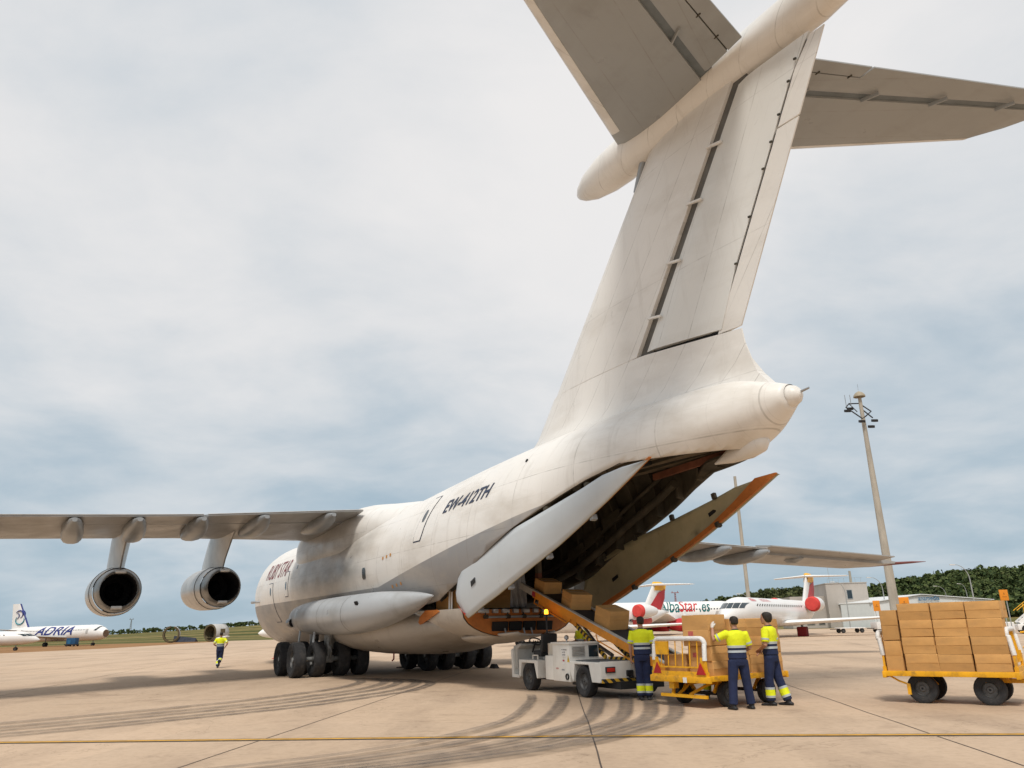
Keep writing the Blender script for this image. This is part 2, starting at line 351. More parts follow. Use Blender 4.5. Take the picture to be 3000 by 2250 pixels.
for k, (dx, dy) in enumerate([(0, 0), (-.62, .45), (-1.25, .8), (-1.75, 1.15), (-2.6, 1.5)]):
    skid([(x+dx+(.06*i if k else 0), y+dy-.04*i) for i, (x, y) in enumerate(base_a)], .40, .020+.004*k)
base_b = [(1.0, 20.4), (.95, 18.6), (.5, 15.3), (-.2, 13.6), (-1.2, 12.1), (-2.8, 10.8), (-5.5, 9.4)]
for k, (dx, dy) in enumerate([(0, 0), (.85, -.1), (1.5, -.15), (2.05, -.2), (2.6, -.2), (-.75, .05)]):
    skid([(x+dx*(1-.06*i), y+dy-.02*i) for i, (x, y) in enumerate(base_b)], .36 if k < 5 else .26, .020+.004*(k+5))
# ------------------------------------------------------------------ the cargo aircraft (local X = aft, Y = starboard, Z = up)
IL_O = Vector((-4.53, 31.98, 0)); IL_ROT = math.atan2(-math.cos(R(30.4)), math.sin(R(30.4)))
il = thing('cargo_aircraft', 'huge white four-engine cargo aircraft with T-tail and open rear doors', 'aircraft', IL_O, IL_ROT)

def skin_mat(name, white, grey=None, lines=True, dirtamt=.55):
    """old white paint: grime streaks, panel seams, grey lower band with a fixed painted edge"""
    m = bpy.data.materials.new(name); m.use_nodes = True; n, l = m.node_tree.nodes, m.node_tree.links; b = n['Principled BSDF']
    b.inputs['Roughness'].default_value = .42; b.inputs['Specular IOR Level'].default_value = .45
    t = n.new('ShaderNodeTexCoord'); sp = n.new('ShaderNodeSeparateXYZ'); l.new(t.outputs['Object'], sp.inputs[0])
    def mth(op, a, c=None, cl=False):
        q = n.new('ShaderNodeMath'); q.operation = op; q.use_clamp = cl
        for i, v in enumerate((a, c)):
            if v is None: continue
            if isinstance(v, (int, float)): q.inputs[i].default_value = v
            else: l.new(v, q.inputs[i])
        return q.outputs[0]
    def nz(scale, st, det=7, loc=(0, 0, 0)):
        mp = n.new('ShaderNodeMapping'); mp.inputs['Scale'].default_value = st; mp.inputs['Location'].default_value = loc; l.new(t.outputs['Object'], mp.inputs[0])
        a = n.new('ShaderNodeTexNoise'); a.inputs['Scale'].default_value = scale; a.inputs['Detail'].default_value = det; a.inputs['Roughness'].default_value = .62; l.new(mp.outputs[0], a.inputs['Vector']); return a.outputs['Fac']
    def mix(f, a, c, blend='MIX'):
        x = n.new('ShaderNodeMix'); x.data_type = 'RGBA'; x.blend_type = blend
        for s_, v in (('Factor', f), ('A', a), ('B', c)):
            if isinstance(v, (int, float)): x.inputs[s_].default_value = v
            elif isinstance(v, tuple): x.inputs[s_].default_value = (*v, 1)
            else: l.new(v, x.inputs[s_])
        return x.outputs['Result']
    def ramp(v, p0, c0, p1, c1):
        r = n.new('ShaderNodeValToRGB'); e = r.color_ramp.elements; e[0].position = p0; e[0].color = (*c0, 1); e[1].position = p1; e[1].color = (*c1, 1); l.new(v, r.inputs[0]); return r.outputs[0]
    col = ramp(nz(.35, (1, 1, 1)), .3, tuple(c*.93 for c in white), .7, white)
    if grey:
        # painted edge: level at 3.11 m, climbing aft of the wing
        edge = mth('ADD', 3.11, mth('MULTIPLY', mth('MAXIMUM', mth('SUBTRACT', sp.outputs[0], 3.0), 0.0), .13))
        f = mth('MULTIPLY', mth('SUBTRACT', mth('MINIMUM', edge, 4.62), sp.outputs[2]), 80.0, True)
        col = mix(f, col, grey)
    dirt = ramp(nz(.8, (.35, 1, 1.0), 8, (2, 5, 1)), .50, (0, 0, 0), .74, (dirtamt,)*3)
    col = mix(dirt, col, tuple(c*.62*w for c, w in zip(white, (1, .93, .84))))
    if grey:      # soot blown back along the wing root and mid fuselage side
        def band(c, lo, hi, soft): return mth('MULTIPLY', mth('DIVIDE', mth('SUBTRACT', c, lo), soft, True), mth('DIVIDE', mth('SUBTRACT', hi, c), soft, True), True)
        zone = mth('MULTIPLY', band(sp.outputs[0], -9.5, 2.5, 2.5), band(sp.outputs[2], 2.9, 6.2, .9))
        soot = mth('MULTIPLY', ramp(nz(.55, (.4, 1, 1.1), 9, (4, 2, 8)), .30, (0, 0, 0), .62, (.85,)*3), zone)
        col = mix(soot, col, (.20, .185, .165))
    streak = ramp(nz(3.0, (1, .3, .12), 6, (7, 1, 3)), .56, (0, 0, 0), .8, (dirtamt*.6,)*3)
    col = mix(streak, col, tuple(c*.5*w for c, w in zip(white, (1, .93, .84))))
    if lines:
        def seam(coord, per, wdt, ph):
            v = mth('ABSOLUTE', mth('SUBTRACT', mth('FRACT', mth('DIVIDE', mth('ADD', coord, ph), per)), .5))
            return mth('LESS_THAN', v, wdt/per)
        if lines is True: s = mth('MAXIMUM', seam(sp.outputs[0], 2.35, .016, .4), seam(sp.outputs[2], 1.22, .012, .15))
        elif lines == .646: s = seam(mth('SUBTRACT', sp.outputs[0], mth('MULTIPLY', mth('ABSOLUTE', sp.outputs[1]), .55)), 1.25, .013, .2)
        else: s = mth('MAXIMUM', seam(mth('SUBTRACT', sp.outputs[0], mth('MULTIPLY', sp.outputs[2], lines*.93)), 1.05, .014, .3), mth('MULTIPLY', seam(sp.outputs[2], 3.1, .012, 1.1), .6))
        fine = mth('MULTIPLY', mth('MAXIMUM', seam(sp.outputs[0], .59, .006, .1), seam(sp.outputs[2], .61, .005, .4)) if lines is True else seam(mth('SUBTRACT', sp.outputs[0], mth('MULTIPLY', mth('ABSOLUTE', sp.outputs[1]), .5) if lines == .646 else mth('MULTIPLY', sp.outputs[2], lines*.93)), .35, .005, .1), .35)
        s = mth('MAXIMUM', s, fine)
        brk = ramp(nz(2.5, (1, 1, 1), 4, (9, 9, 2)), .38, (.15,)*3, .6, (1,)*3)         # seams are dirty only in places
        col = mix(mth('MULTIPLY', mth('MULTIPLY', s, .38), brk), col, (.2, .18, .15))
    l.new(col, b.inputs['Base Color'])
    rr = ramp(nz(1.2, (1, 1, 1)), .3, (.26,)*3, .7, (.5,)*3); l.new(rr, b.inputs['Roughness'])
    bp = n.new('ShaderNodeBump'); bp.inputs['Strength'].default_value = .12; bp.inputs['Distance'].default_value = .03; l.new(nz(.9, (1, 1, 1), 3), bp.inputs['Height']); l.new(bp.outputs[0], b.inputs['Normal'])
    return m
WHT = (.80, .775, .735)
m_skin = skin_mat('aircraft_skin_white', WHT, (.29, .29, .295), True, .7)
m_finskin = skin_mat('aircraft_fin_paint', (.77, .75, .715), None, .9, .55)
m_rudskin = skin_mat('aircraft_rudder_paint', (.735, .735, .71), None, .62, .45)
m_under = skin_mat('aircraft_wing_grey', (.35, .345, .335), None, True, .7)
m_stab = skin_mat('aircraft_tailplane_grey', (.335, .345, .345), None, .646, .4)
m_pod = skin_mat('gear_pod_paint', (.41, .43, .45), None, False, .7)
m_doorp = skin_mat('cargo_door_paint', (.53, .565, .59), None, False, .25)
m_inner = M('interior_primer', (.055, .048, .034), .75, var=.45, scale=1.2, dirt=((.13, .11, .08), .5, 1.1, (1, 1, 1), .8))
m_orange = M('orange_primer', (.50, .165, .035), .6, var=.18, scale=3, dirt=((.16, .07, .03), .56, 4, (1, 1, 1), .7))
m_olive = M('olive_door_lining', (.44, .395, .25), .7, var=.22, scale=1.0, dirt=((.06, .05, .03), .6, 1.5, (1, 1, 1), .7))
m_nac = M('nacelle_aluminium', (.50, .485, .46), .34, .55, var=.18, scale=1.3, dirt=((.2, .17, .14), .55, 2.2, (.5, 1, 1), .6))
m_fair = M('flap_track_grey', (.34, .355, .365), .36, .35, var=.2, scale=1.5)
m_navy = M('navy_lettering', (.022, .035, .075), .5, var=.1)
m_maroon = M('maroon_lettering', (.20, .025, .035), .5, var=.1)

tT = [(-22.2, 3.3), (-21.6, 4.0), (-20.5, 4.75), (-19, 5.4), (-17.5, 5.95), (-16, 6.2), (-14, 6.3), (3, 6.3), (6, 6.45), (9, 6.62), (12, 6.72), (15, 6.75), (17, 6.7), (18.5, 6.6), (19.5, 6.33), (20, 6.14)]
tW = [(-22.2, .05), (-21.6, .7), (-20.5, 1.25), (-19, 1.75), (-17.5, 2.1), (-16, 2.3), (-14, 2.4), (6, 2.4), (9, 2.38), (10.7, 2.33), (12.4, 2.22), (14, 2.02), (15.2, 1.76), (16.2, 1.5), (18.2, .98), (19.3, .62), (20, .24)]
tM = [(-22.2, 3.2), (-20.5, 3.3), (-19, 3.5), (-17.5, 3.7), (-16, 3.85), (-14, 3.9), (9, 3.9), (10.7, 4.0), (12.4, 4.3), (14, 4.8), (16, 5.35), (18, 5.65), (20, 5.9)]
tB = [(-22.2, 3.1), (-21.6, 2.5), (-20.5, 1.9), (-19, 1.35), (-17.5, 1.05), (-16, .98), (-14, 1.1), (-11.5, 1.35), (-9, 1.5), (9, 1.5), (12.4, 2.1), (14, 2.9), (16, 4.1), (18, 4.80), (18.7, 5.03), (19.2, 5.20), (19.6, 5.42), (20, 5.70)]
tE = [(3.5, 2.2), (7.4, 2.46), (8.6, 2.75), (9.8, 3.05), (10.7, 3.42), (12.4, 4.05), (14, 4.52), (15.2, 4.9), (16.2, 5.14), (18.2, 5.07), (18.65, 5.06)]
def il_half(a, n=30):
    """right half section from top to its lower end: list of (b, h)"""
    T, W, Z, B = slerp(tT, a), slerp(tW, a), slerp(tM, a), slerp(tB, a)
    end = math.pi
    if 3.5 < a < 18.7:
        e = lerp(tE, a); c = (e-Z)/(T-Z) if e > Z else (e-Z)/(Z-B)
        end = math.acos(max(-1, min(1, c)))
    out = []
    for i in range(n+1):
        th = min(end, math.pi*i/n); h = Z+math.cos(th)*((T-Z) if th < math.pi/2 else (Z-B)); out.append((W*math.sin(th), h))
    return out
def il_b(a, h):
    T, W, Z, B = slerp(tT, a), slerp(tW, a), slerp(tM, a), slerp(tB, a)
    c = (h-Z)/(T-Z) if h > Z else (h-Z)/(Z-B); return W*math.sqrt(max(0, 1-c*c))
def shell(a0, a1, step):
    rings = []; a = a0
    n = max(2, round((a1-a0)/step))
    for i in range(n+1):
        a = a0+(a1-a0)*i/n; hs = il_half(a)
        rings.append([(a, -b, h) for b, h in hs[::-1]]+[(a, b, h) for b, h in hs[1:]])
    return rings
mb = MB()
mb.loft(shell(-22.2, 3.499, .5)+shell(3.501, 18.69, .25)+shell(18.71, 20.0, .12), cap=False, closed=False)
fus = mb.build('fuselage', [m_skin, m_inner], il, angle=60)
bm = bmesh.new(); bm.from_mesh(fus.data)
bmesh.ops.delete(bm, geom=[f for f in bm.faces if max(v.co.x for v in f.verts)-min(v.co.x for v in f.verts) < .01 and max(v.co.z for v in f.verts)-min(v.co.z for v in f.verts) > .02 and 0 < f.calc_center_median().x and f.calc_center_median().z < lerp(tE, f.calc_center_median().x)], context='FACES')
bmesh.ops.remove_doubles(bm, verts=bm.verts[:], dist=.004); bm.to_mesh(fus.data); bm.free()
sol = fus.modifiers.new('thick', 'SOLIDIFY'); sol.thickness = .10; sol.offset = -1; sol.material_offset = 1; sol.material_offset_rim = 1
# tail cone ball, probe and ventral bump
mb = MB(); mb.revolve([(.26, 0.005), (.23, .10), (.15, .18), (.03, .225), (-.1, .235)], (19.96, 0, 5.9), (1, 0, 0), 20); tc_ = mb.build('tail_light_cone', m_skin, il)
mb = MB(); mb.cyl((.25+19.98, 0, 5.93), (.44+19.98, 0, 5.95), .028, .022, 8); mb.build('static_probe', m_steel, tc_)
mb = MB(); mb.revolve([(-1.2, .02), (-.7, .16), (-.2, .24), (.15, .22), (.30, .12), (.34, .01)], (18.9, 0, 5.14), (1, 0, .16), 16); mb.build('ventral_blister', m_skin, il)
# underside lips that turn in along the aft part of the door opening
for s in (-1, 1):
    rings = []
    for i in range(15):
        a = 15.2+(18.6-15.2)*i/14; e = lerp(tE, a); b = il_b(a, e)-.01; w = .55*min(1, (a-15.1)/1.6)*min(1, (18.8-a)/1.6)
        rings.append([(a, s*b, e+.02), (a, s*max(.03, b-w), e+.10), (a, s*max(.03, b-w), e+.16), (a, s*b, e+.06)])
    mb = MB(); mb.loft(rings); mb.build('opening_lip', m_under if s < 0 else m_inner, il, angle=30)  # both lips alike; starboard takes the dark interior colour as painted-in shade
# hold: floor, front bulkhead, ribs, raised centre door
mb = MB(); mb.box((-2.7, 0, 2.11), (12.4, 3.06, .08)); mb.build('cargo_floor', M('cargo_floor_metal', (.10, .095, .085), .6, .3, var=.4, scale=2), il, smooth=False)
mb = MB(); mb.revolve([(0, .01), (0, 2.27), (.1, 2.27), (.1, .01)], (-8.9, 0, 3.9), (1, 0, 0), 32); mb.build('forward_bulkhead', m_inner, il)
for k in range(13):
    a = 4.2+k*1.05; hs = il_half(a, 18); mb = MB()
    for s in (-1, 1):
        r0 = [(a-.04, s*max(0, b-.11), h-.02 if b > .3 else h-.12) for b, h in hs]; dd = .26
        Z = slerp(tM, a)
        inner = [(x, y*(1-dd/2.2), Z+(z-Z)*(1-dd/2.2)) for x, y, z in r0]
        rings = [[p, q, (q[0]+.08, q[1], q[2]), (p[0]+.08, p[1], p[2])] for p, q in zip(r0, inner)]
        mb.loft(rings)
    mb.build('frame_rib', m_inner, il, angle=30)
m_pink = M('red_primer_beam', (.22, .085, .05), .65, var=.3, scale=3)
m_tan = M('tan_lining', (.20, .16, .11), .7, var=.35, scale=1.5, dirt=((.07, .055, .04), .52, 1.6, (1, 1, 1), .8))
cd = thing('x', 'x', 'x'); bpy.data.objects.remove(cd)
mb = MB()
rings = []
for i in range(9):
    a = 12.2+(18.2-12.2)*i/8; w = min(1.35, il_b(a, 5.5)*.84); h = 5.62-.02*(a-12)
    rings.append([(a, -w, h-.05), (a, 0, h+.03), (a, w, h-.05), (a, w, h+.05), (a, -w, h+.05)])
mb.loft(rings); cdoor = mb.build('centre_cargo_door', m_tan, il, angle=30)
for y in (-.9, -.45, 0, .45, .9):
    mb = MB(); mb.box((14.9, y, 5.53), (5.2 if abs(y) < .8 else 3.6, .05, .10)); mb.build('stiffener', m_inner if y else m_tan, cdoor, smooth=False)
for s in (-1, 1):
    mb = MB(); mb.box((15.9, s*1.12, 5.38), (3.6, .10, .16), RZ(s*-7)); mb.build('longeron', m_pink, il, smooth=False)
mb = MB(); mb.box((14.9, .25, 5.5), (.42, .36, .08)); mb.build('vent_box', m_dark, cdoor, smooth=False)
# hydraulic/duct runs on the starboard wall
for k, (h0, rr_) in enumerate([(3.0, .11), (3.45, .06)]):
    mb = MB(); pts = []
    for i in range(14):
        a = 5+i*.75; e = lerp(tE, a) if a > 3.5 else 2.2; h = e+.35+.45*k; pts.append((a, il_b(a, h)-.42, h))
    mb.tube(pts, rr_, 10); mb.build('wall_duct', m_inner, il)
for a in (9.4, 10.4, 11.5):
    mb = MB(); e = lerp(tE, a)+.9; mb.box((a, il_b(a, e)-.40, e), (.95, .16, .34), RY(-17), bevel=.07); mb.build('wall_panel', m_inner, il)
mb = MB(); mb.box((9.0, .75, 3.55), (.16, .14, 1.9)); post = mb.build('frame_post', m_tan, il, smooth=False)
mb = MB(); mb.box((9.0, .75, 2.9), (.165, .145, .62)); mb.build('red_marker_panel', m_pink, post, smooth=False)

# ---- ramp, level with the floor
rings = []
for i in range(13):
    a = 3.62+(9.0-3.62)*i/12; dep = .93-.10*i/12; ring = [(a, -1.93, 2.19)]
    for j in range(1, 16):
        th = math.pi*j/16; ring.append((a+(.22*math.sin(th) if i == 12 else 0), -1.93*math.cos(th), 2.14-dep*math.sin(th)**.8))
    ring += [(a, 1.93, 2.19)]; rings.append(ring)
mb = MB(); mb.loft(rings, cap=False)
mb.f = [f for f in mb.f]; mb.m = [0]*len(mb.f)
ramp = mb.build('loading_ramp', [M('ramp_skin_grey', (.52, .475, .42), .45, var=.12, scale=1, dirt=((.2, .16, .12), .56, 1.5, (1, 1, 1), .6)), m_inner], il)
ef = [(9.003+.215*math.sin(math.pi*j/16), -1.90*math.cos(math.pi*j/16), 2.15-.82*math.sin(math.pi*j/16)**.8) for j in range(17)]
mb = MB(); mb.add(ef, [tuple(range(17))]); endp = mb.build('ramp_end_face', m_orange, ramp, smooth=False)
def on_end(b, h): return 9.02+.26*(2.15-h)/.82
for b0, b1 in ((-1.02, -.5), (-.44, -.02), (.04, .46), (.52, 1.06)):
    mb = MB(); x = on_end(0, 1.66); mb.box((x, (b0+b1)/2, 1.665), (.06, b1-b0, .26), RY(14)); mb.build('cutout', m_dark, endp, smooth=False)
mb = MB(); mb.cyl((9.14, -1.2, 1.93), (9.14, 1.15, 1.93), .035, n=8); mb.build('lock_shaft', m_fair, endp)
for b in (-1.55, -1.2, -.85, -.5, -.15, .2, .55, .9, 1.3):
    mb = MB(); mb.box((9.06, b, 2.10), (.12, .17 if int(b*20) % 2 else .24, .12), bevel=.015); mb.build('lock_bracket', m_fair, endp)
for b in (-1.2, -.45, .1, .7):
    mb = MB(); mb.revolve([(-.06, .01), (-.06, .06), (.06, .06), (.06, .01)], (9.14, b, 1.94), (0, 1, 0), 10); mb.cyl((9.13, b, 1.94), (9.10, b, 2.06), .022); mb.build('lock_hook', m_inner, endp)
for b in (-.62, .02, .28):
    mb = MB(); mb.tube([(9.22, b, 1.60), (9.26, b, 1.52), (9.27, b+.02, 1.42)], [.03, .024, .015], 8); mb.build('actuator', m_fair, endp)
mb = MB(); rings = []
for i in range(7):
    a = 7.6+(10.0-7.6)*i/6; w = 1.25-.10*i; rings.append([(a, -w*math.cos(math.pi*j/10), 1.36+.02*i-(.22-.02*i)*math.sin(math.pi*j/10)) for j in range(11)])
mb.loft(rings, cap=False, closed=False); lip = mb.build('ramp_toe_panel', MATS['ramp_skin_grey'], ramp); lip.modifiers.new('t', 'SOLIDIFY').thickness = .05
for s in (-1, 1):   # orange hinge gusset by the pod tip
    mb = MB(); mb.add([(6.0, s*2.02, 1.72), (7.0, s*2.0, 1.98), (7.5, s*1.96, 2.14), (7.35, s*1.97, 2.2), (6.6, s*2.02, 2.2), (6.2, s*2.04, 2.0)], [(0, 1, 2, 3, 4, 5)]); g_ = mb.build('hinge_gusset', m_orange, il, smooth=False); g_.modifiers.new('t', 'SOLIDIFY').thickness = .04

# ---- side cargo door leaves, hanging open
def leaf(s):
    up = [(9.36, 2.36), (9.30, 2.62), (9.45, 3.0), (9.75, 3.26), (10.3, 3.5), (11.3, 3.82), (12.5, 4.06), (13.5, 4.24), (14.5, 4.43), (15.5, 4.62), (16.3, 4.80), (17.0, 4.86), (17.75, 4.86)]
    lo = [(9.47, 2.27), (9.70, 2.04), (9.96, 1.90), (10.25, 2.0), (10.8, 2.20), (11.6, 2.45), (12.4, 2.74), (13.4, 3.08), (14.4, 3.42), (15.4, 3.82), (16.3, 4.20), (17.1, 4.56), (17.75, 4.86)]
    def bb(a): return 2.26-.03*(a-9.3)
    mb = MB(); rings = []
    for (a0, h0), (a1, h1) in zip(up, lo):
        r = []
        for k in range(9):
            t = k/8; a = a0+(a1-a0)*t; h = h0+(h1-h0)*t; r.append((a, s*(bb(a)+.075*math.sin(math.pi*t)*min(1, abs(h0-h1))-.04*t), h))
        rings.append(r)
    mb.loft(rings, cap=False, closed=False)
    # outward normals: flip for the two sides so the paint side is outboard
    d = mb.build('cargo_door_leaf', [m_doorp, m_olive], il, angle=50)
    bm = bmesh.new(); bm.from_mesh(d.data)
    for f in bm.faces:
        if f.normal.y*s < 0: f.normal_flip()
    bm.to_mesh(d.data); bm.free()
    so = d.modifiers.new('t', 'SOLIDIFY'); so.thickness = .06; so.offset = -1; so.material_offset = 1; so.material_offset_rim = 1
    # orange lower edge beam
    mb = MB(); rings = []
    for k, (a, h) in enumerate(lo[1:]):
        w = .13 if k < 9 else (.30 if k == 10 else .2)
        if s < 0: w = min(w, .10)
        if k == 11: w = .02
        hh = h+(.015 if s > 0 else .07); y = s*(bb(a)-.17)
        rings.append([(a, y, hh), (a, y+s*.07, hh), (a, y+s*.07, hh+w), (a, y, hh+w)])
    mb.loft(rings); mb.build('edge_beam', m_orange, d, angle=30)
    for a, h in ((10.5, 2.1), (12.1, 2.63), (13.9, 3.25), (15.7, 3.95)):
        mb = MB(); mb.box((a, s*(bb(a)-.15), h+.0), (.12, .15, .13), RY(-19), bevel=.02); mb.cyl((a, s*(bb(a)-.22), h-.04), (a, s*(bb(a)-.07), h-.04), .03); mb.build('latch', m_fair if s < 0 else m_inner, d)
    for a, h in ((10.6, 3.55), (12.2, 3.95), (13.9, 4.3), (15.6, 4.62)):
        mb = MB(); mb.box((a, s*(bb(a)-.10), h+.06), (.12, .10, .16), RY(-14), bevel=.02); mb.build('hinge_arm', m_inner, d)
    if s < 0:
        mb = MB(); mb.add([(9.75, s*(2.26+.04), 2.09), (9.46, s*(2.31), 2.30), (9.86, s*(2.24), 1.98), (9.9, s*2.25, 2.03)], [(0, 1, 2), (0, 2, 3)]); mb.build('red_corner_tip', M('red_marking', (.52, .03, .05), .5), d, smooth=False)
        mb = MB()
        for q in range(5): mb.box((10.35+.055*q, s*(bb(10.4)+.072), 2.80+.022*q), (.03, .012, .15), RY(-14))
        mb.build('vent_slots', m_dark, d, smooth=False)
    else:
        for (a, h) in ((11.0, 2.95), (15.4, 4.3)):
            mb = MB(); mb.box((a, s*(bb(a)+.0), h), (.3, .05, .10), RY(-22)); mb.build('access_hole', m_dark, d, smooth=False)
    return d
leaf(-1); leaf(1)

# ---- belly fairing and gear pods
def sect(a, cy, cz, hw, hz, n=24, p=2.3):
    r = []
    for j in range(n):
        th = 2*math.pi*j/n; c, s_ = math.cos(th), math.sin(th)
        r.append((a, cy+hw*math.copysign(abs(c)**(2/p), c), cz+hz*math.copysign(abs(s_)**(2/p), s_)))
    return r
tb = [(-9, .6, 1.55, .1), (-7.5, 1.5, 1.6, .42), (-5, 2.25, 1.68, .70), (-2, 2.65, 1.72, .86), (1, 2.78, 1.74, .98), (3.5, 2.6, 1.76, .98), (5.5, 2.2, 1.78, .74), (7.2, 1.7, 1.75, .42), (8.2, 1.2, 1.72, .2)]
mb = MB(); rings = []
for i in range(30):
    a = -9+17.2*i/29; rings.append(sect(a, 0, slerp([(x[0], x[2]) for x in tb], a), slerp([(x[0], x[1]) for x in tb], a), slerp([(x[0], x[3]) for x in tb], a)))
MATS_BELLY = skin_mat('belly_paint', (.44, .41, .37), None, False, .8); mb.loft(rings); mb.build('belly_fairing', MATS_BELLY, il)
tp = [(-7.4, 2.25, 2.35, .06, .06), (-6.4, 2.45, 2.3, .42, .36), (-4.5, 2.72, 2.22, .68, .56), (-2, 2.88, 2.2, .78, .66), (2, 2.88, 2.2, .78, .68), (4.3, 2.78, 2.28, .70, .60), (6, 2.58, 2.40, .50, .42), (7.1, 2.40, 2.52, .24, .22), (7.75, 2.28, 2.6, .03, .03)]
for s in (-1, 1):
    mb = MB(); rings = []
    for i in range(40):
        a = -7.4+15.15*i/39; g4 = [slerp([(x[0], x[k]) for x in tp], a) for k in (1, 2, 3, 4)]
        rings.append(sect(a, s*g4[0], g4[1], g4[2], g4[3], 24, 2.15))
    mb.loft(rings); pod = mb.build('landing_gear_pod', m_pod, il)
    mb = MB(); mb.box((4.2, s*3.45, 2.50), (.26, .06, .19), RX(s*-28), bevel=.02); mb.build('air_outlet', m_dark, pod)
    mb = MB(); mb.revolve([(0, .03), (0, .17), (.25, .21), (.5, .19)], (-4.4, s*3.42, 2.05), (1, s*-.05, 0), 14); ex = mb.build('exhaust_port', m_fair, pod)
    mb = MB(); mb.revolve([(.501, .001), (.501, .175)], (-4.4, s*3.42, 2.05), (1, s*-.05, 0), 14); mb.build('exhaust_hole', m_dark, ex)
    for a in (-2.6, .3, 3.0):
        mb = MB(); rings = []
        for da in (0, .02):
            g4 = [slerp([(x[0], x[k]) for x in tp], a+da) for k in (1, 2, 3, 4)]; rings.append([p for p in sect(a+da, s*g4[0], g4[1], g4[2]+.006, g4[3]+.006, 24, 2.15)])
        mb.loft(rings, cap=False); mb.build('panel_seam', m_inner, pod)

# ---- wheels and struts
def wheel_meshes(r, w, rimr):
    mb = MB(); prof = [(-w*.34, rimr), (-w*.46, r*.72), (-w*.5, r*.84), (-w*.44, r*.95), (-w*.22, r*.995), (0, r), (w*.22, r*.995), (w*.44, r*.95), (w*.5, r*.84), (w*.46, r*.72), (w*.34, rimr)]
    mb.revolve(prof, (0, 0, 0), (0, 1, 0), 28); ty = mb.build('wheel', m_rubber); tm = ty.data; bpy.data.objects.remove(ty)
    mb = MB(); mb.revolve([(-w*.30, .02), (-w*.30, rimr*.35), (-w*.2, rimr*.5), (-w*.2, rimr*.85), (-w*.36, rimr*.97), (w*.36, rimr*.97), (w*.2, rimr*.85), (w*.2, rimr*.5), (w*.30, rimr*.35), (w*.30, .02)], (0, 0, 0), (0, 1, 0), 20)
    for q in range(6):
        for s in (-1, 1): mb.cyl((rimr*.68*math.cos(q*1.047), s*w*.20, rimr*.68*math.sin(q*1.047)), (rimr*.68*math.cos(q*1.047), s*w*.24, rimr*.68*math.sin(q*1.047)), rimr*.09, n=6)
    rm = mb.build('rim', m_rim); rmm = rm.data; bpy.data.objects.remove(rm); return tm, rmm
def add_wheel(meshes, parent, loc, rz=0.0):
    o = put('wheel', meshes[0], parent, loc, rz); put('rim', meshes[1], o); return o
WM = wheel_meshes(.65, .46, .30)
m_strut = M('gear_strut', (.30, .31, .31), .45, .4, var=.3, scale=4, dirt=((.06, .055, .05), .5, 5, (1, 1, 1), .8))
for s in (-1, 1):
    for a in (-1.0, -3.05):
        cy = s*2.72
        mb = MB(); mb.cyl((a, cy, 1.9), (a, cy, 1.0), .19, .18, 16); mb.cyl((a, cy, 1.0), (a, cy, .62), .13, .13, 14); mb.cyl((a, cy-1.4, .65), (a, cy+1.4, .65), .09, n=12)
        mb.box((a, cy, .64), (.28, .34, .26), bevel=.04); mb.tube([(a+.14, cy, 1.15), (a+.34, cy, .9), (a+.16, cy, .66)], .04, 8)
        st = mb.build('gear_strut', m_strut, il)
        mb = MB(); mb.tube([(a+.6, cy+s*.1, 1.6), (a+.05, cy, 1.05)], .05, 8); mb.tube([(a-.5, cy, 1.6), (a-.05, cy, 1.2)], .045, 8); mb.build('drag_brace', m_strut, st)
        mb = MB(); mb.box((a+.02, cy+s*.62, 1.42), (.16, .05, .62), RX(s*6), bevel=.02); mb.build('gear_door', m_pod, il)
        for dy in (-1.24, -.48, .48, 1.24): add_wheel(WM, il, (a, cy+dy, .65))
NM = wheel_meshes(.55, .32, .26)
mb = MB(); mb.cyl((-15.2, 0, 1.6), (-15.2, 0, .55), .11, n=12); mb.cyl((-15.2, -.8, .55), (-15.2, .8, .55), .07, n=10); mb.build('nose_gear_strut', m_strut, il)
for dy in (-.7, -.28, .28, .7): add_wheel(NM, il, (-15.2, dy, .55))
mb = MB(); mb.tube([(1.2, -.9, .9), (1.25, -.92, .6), (1.3, -1.0, .55)], .03, 6); mb.build('drain_mast', M('red_tag', (.45, .03, .03), .6), il)

# ---- aerofoil helpers
def foil(le, te, tvec, thick, n=13, blunt=0.0):
    """closed ring: upper TE -> LE -> lower TE"""
    le, te, tv = Vector(le), Vector(te), Vector(tvec)
    c = (te-le).length
    def yt(x): return 5*thick*c*(.2969*math.sqrt(x)-.126*x-.3516*x*x+.2843*x**3-.1015*x**4)+blunt
    xs = [(1-math.cos(math.pi*i/(n-1)))/2 for i in range(n)]
    up = [le.lerp(te, x)+tv*yt(x) for x in xs[::-1]]; lo = [le.lerp(te, x)-tv*yt(x) for x in xs[1:]]
    return up+lo
def fseg(le, te, tv, thick, x0, x1, n=7, tk=None, blunt=.012, round_nose=False):
    """part of the same aerofoil between chord fractions x0..x1"""
    le, te, tv = Vector(le), Vector(te), Vector(tv); c = (te-le).length
    def yt(x): return max(.006, 5*thick*c*(.2969*math.sqrt(max(0, x))-.126*x-.3516*x*x+.2843*x**3-.1036*x**4))+blunt
    xs = [x0+(x1-x0)*i/(n-1) for i in range(n)]
    sc_ = [1]*n
    if round_nose: sc_ = [.62, .93]+[1]*(n-2)
    up = [le.lerp(te, x)+tv*yt(x)*k for x, k in list(zip(xs, sc_))[::-1]]; lo = [le.lerp(te, x)-tv*yt(x)*k for x, k in zip(xs, sc_)]
    return up+lo

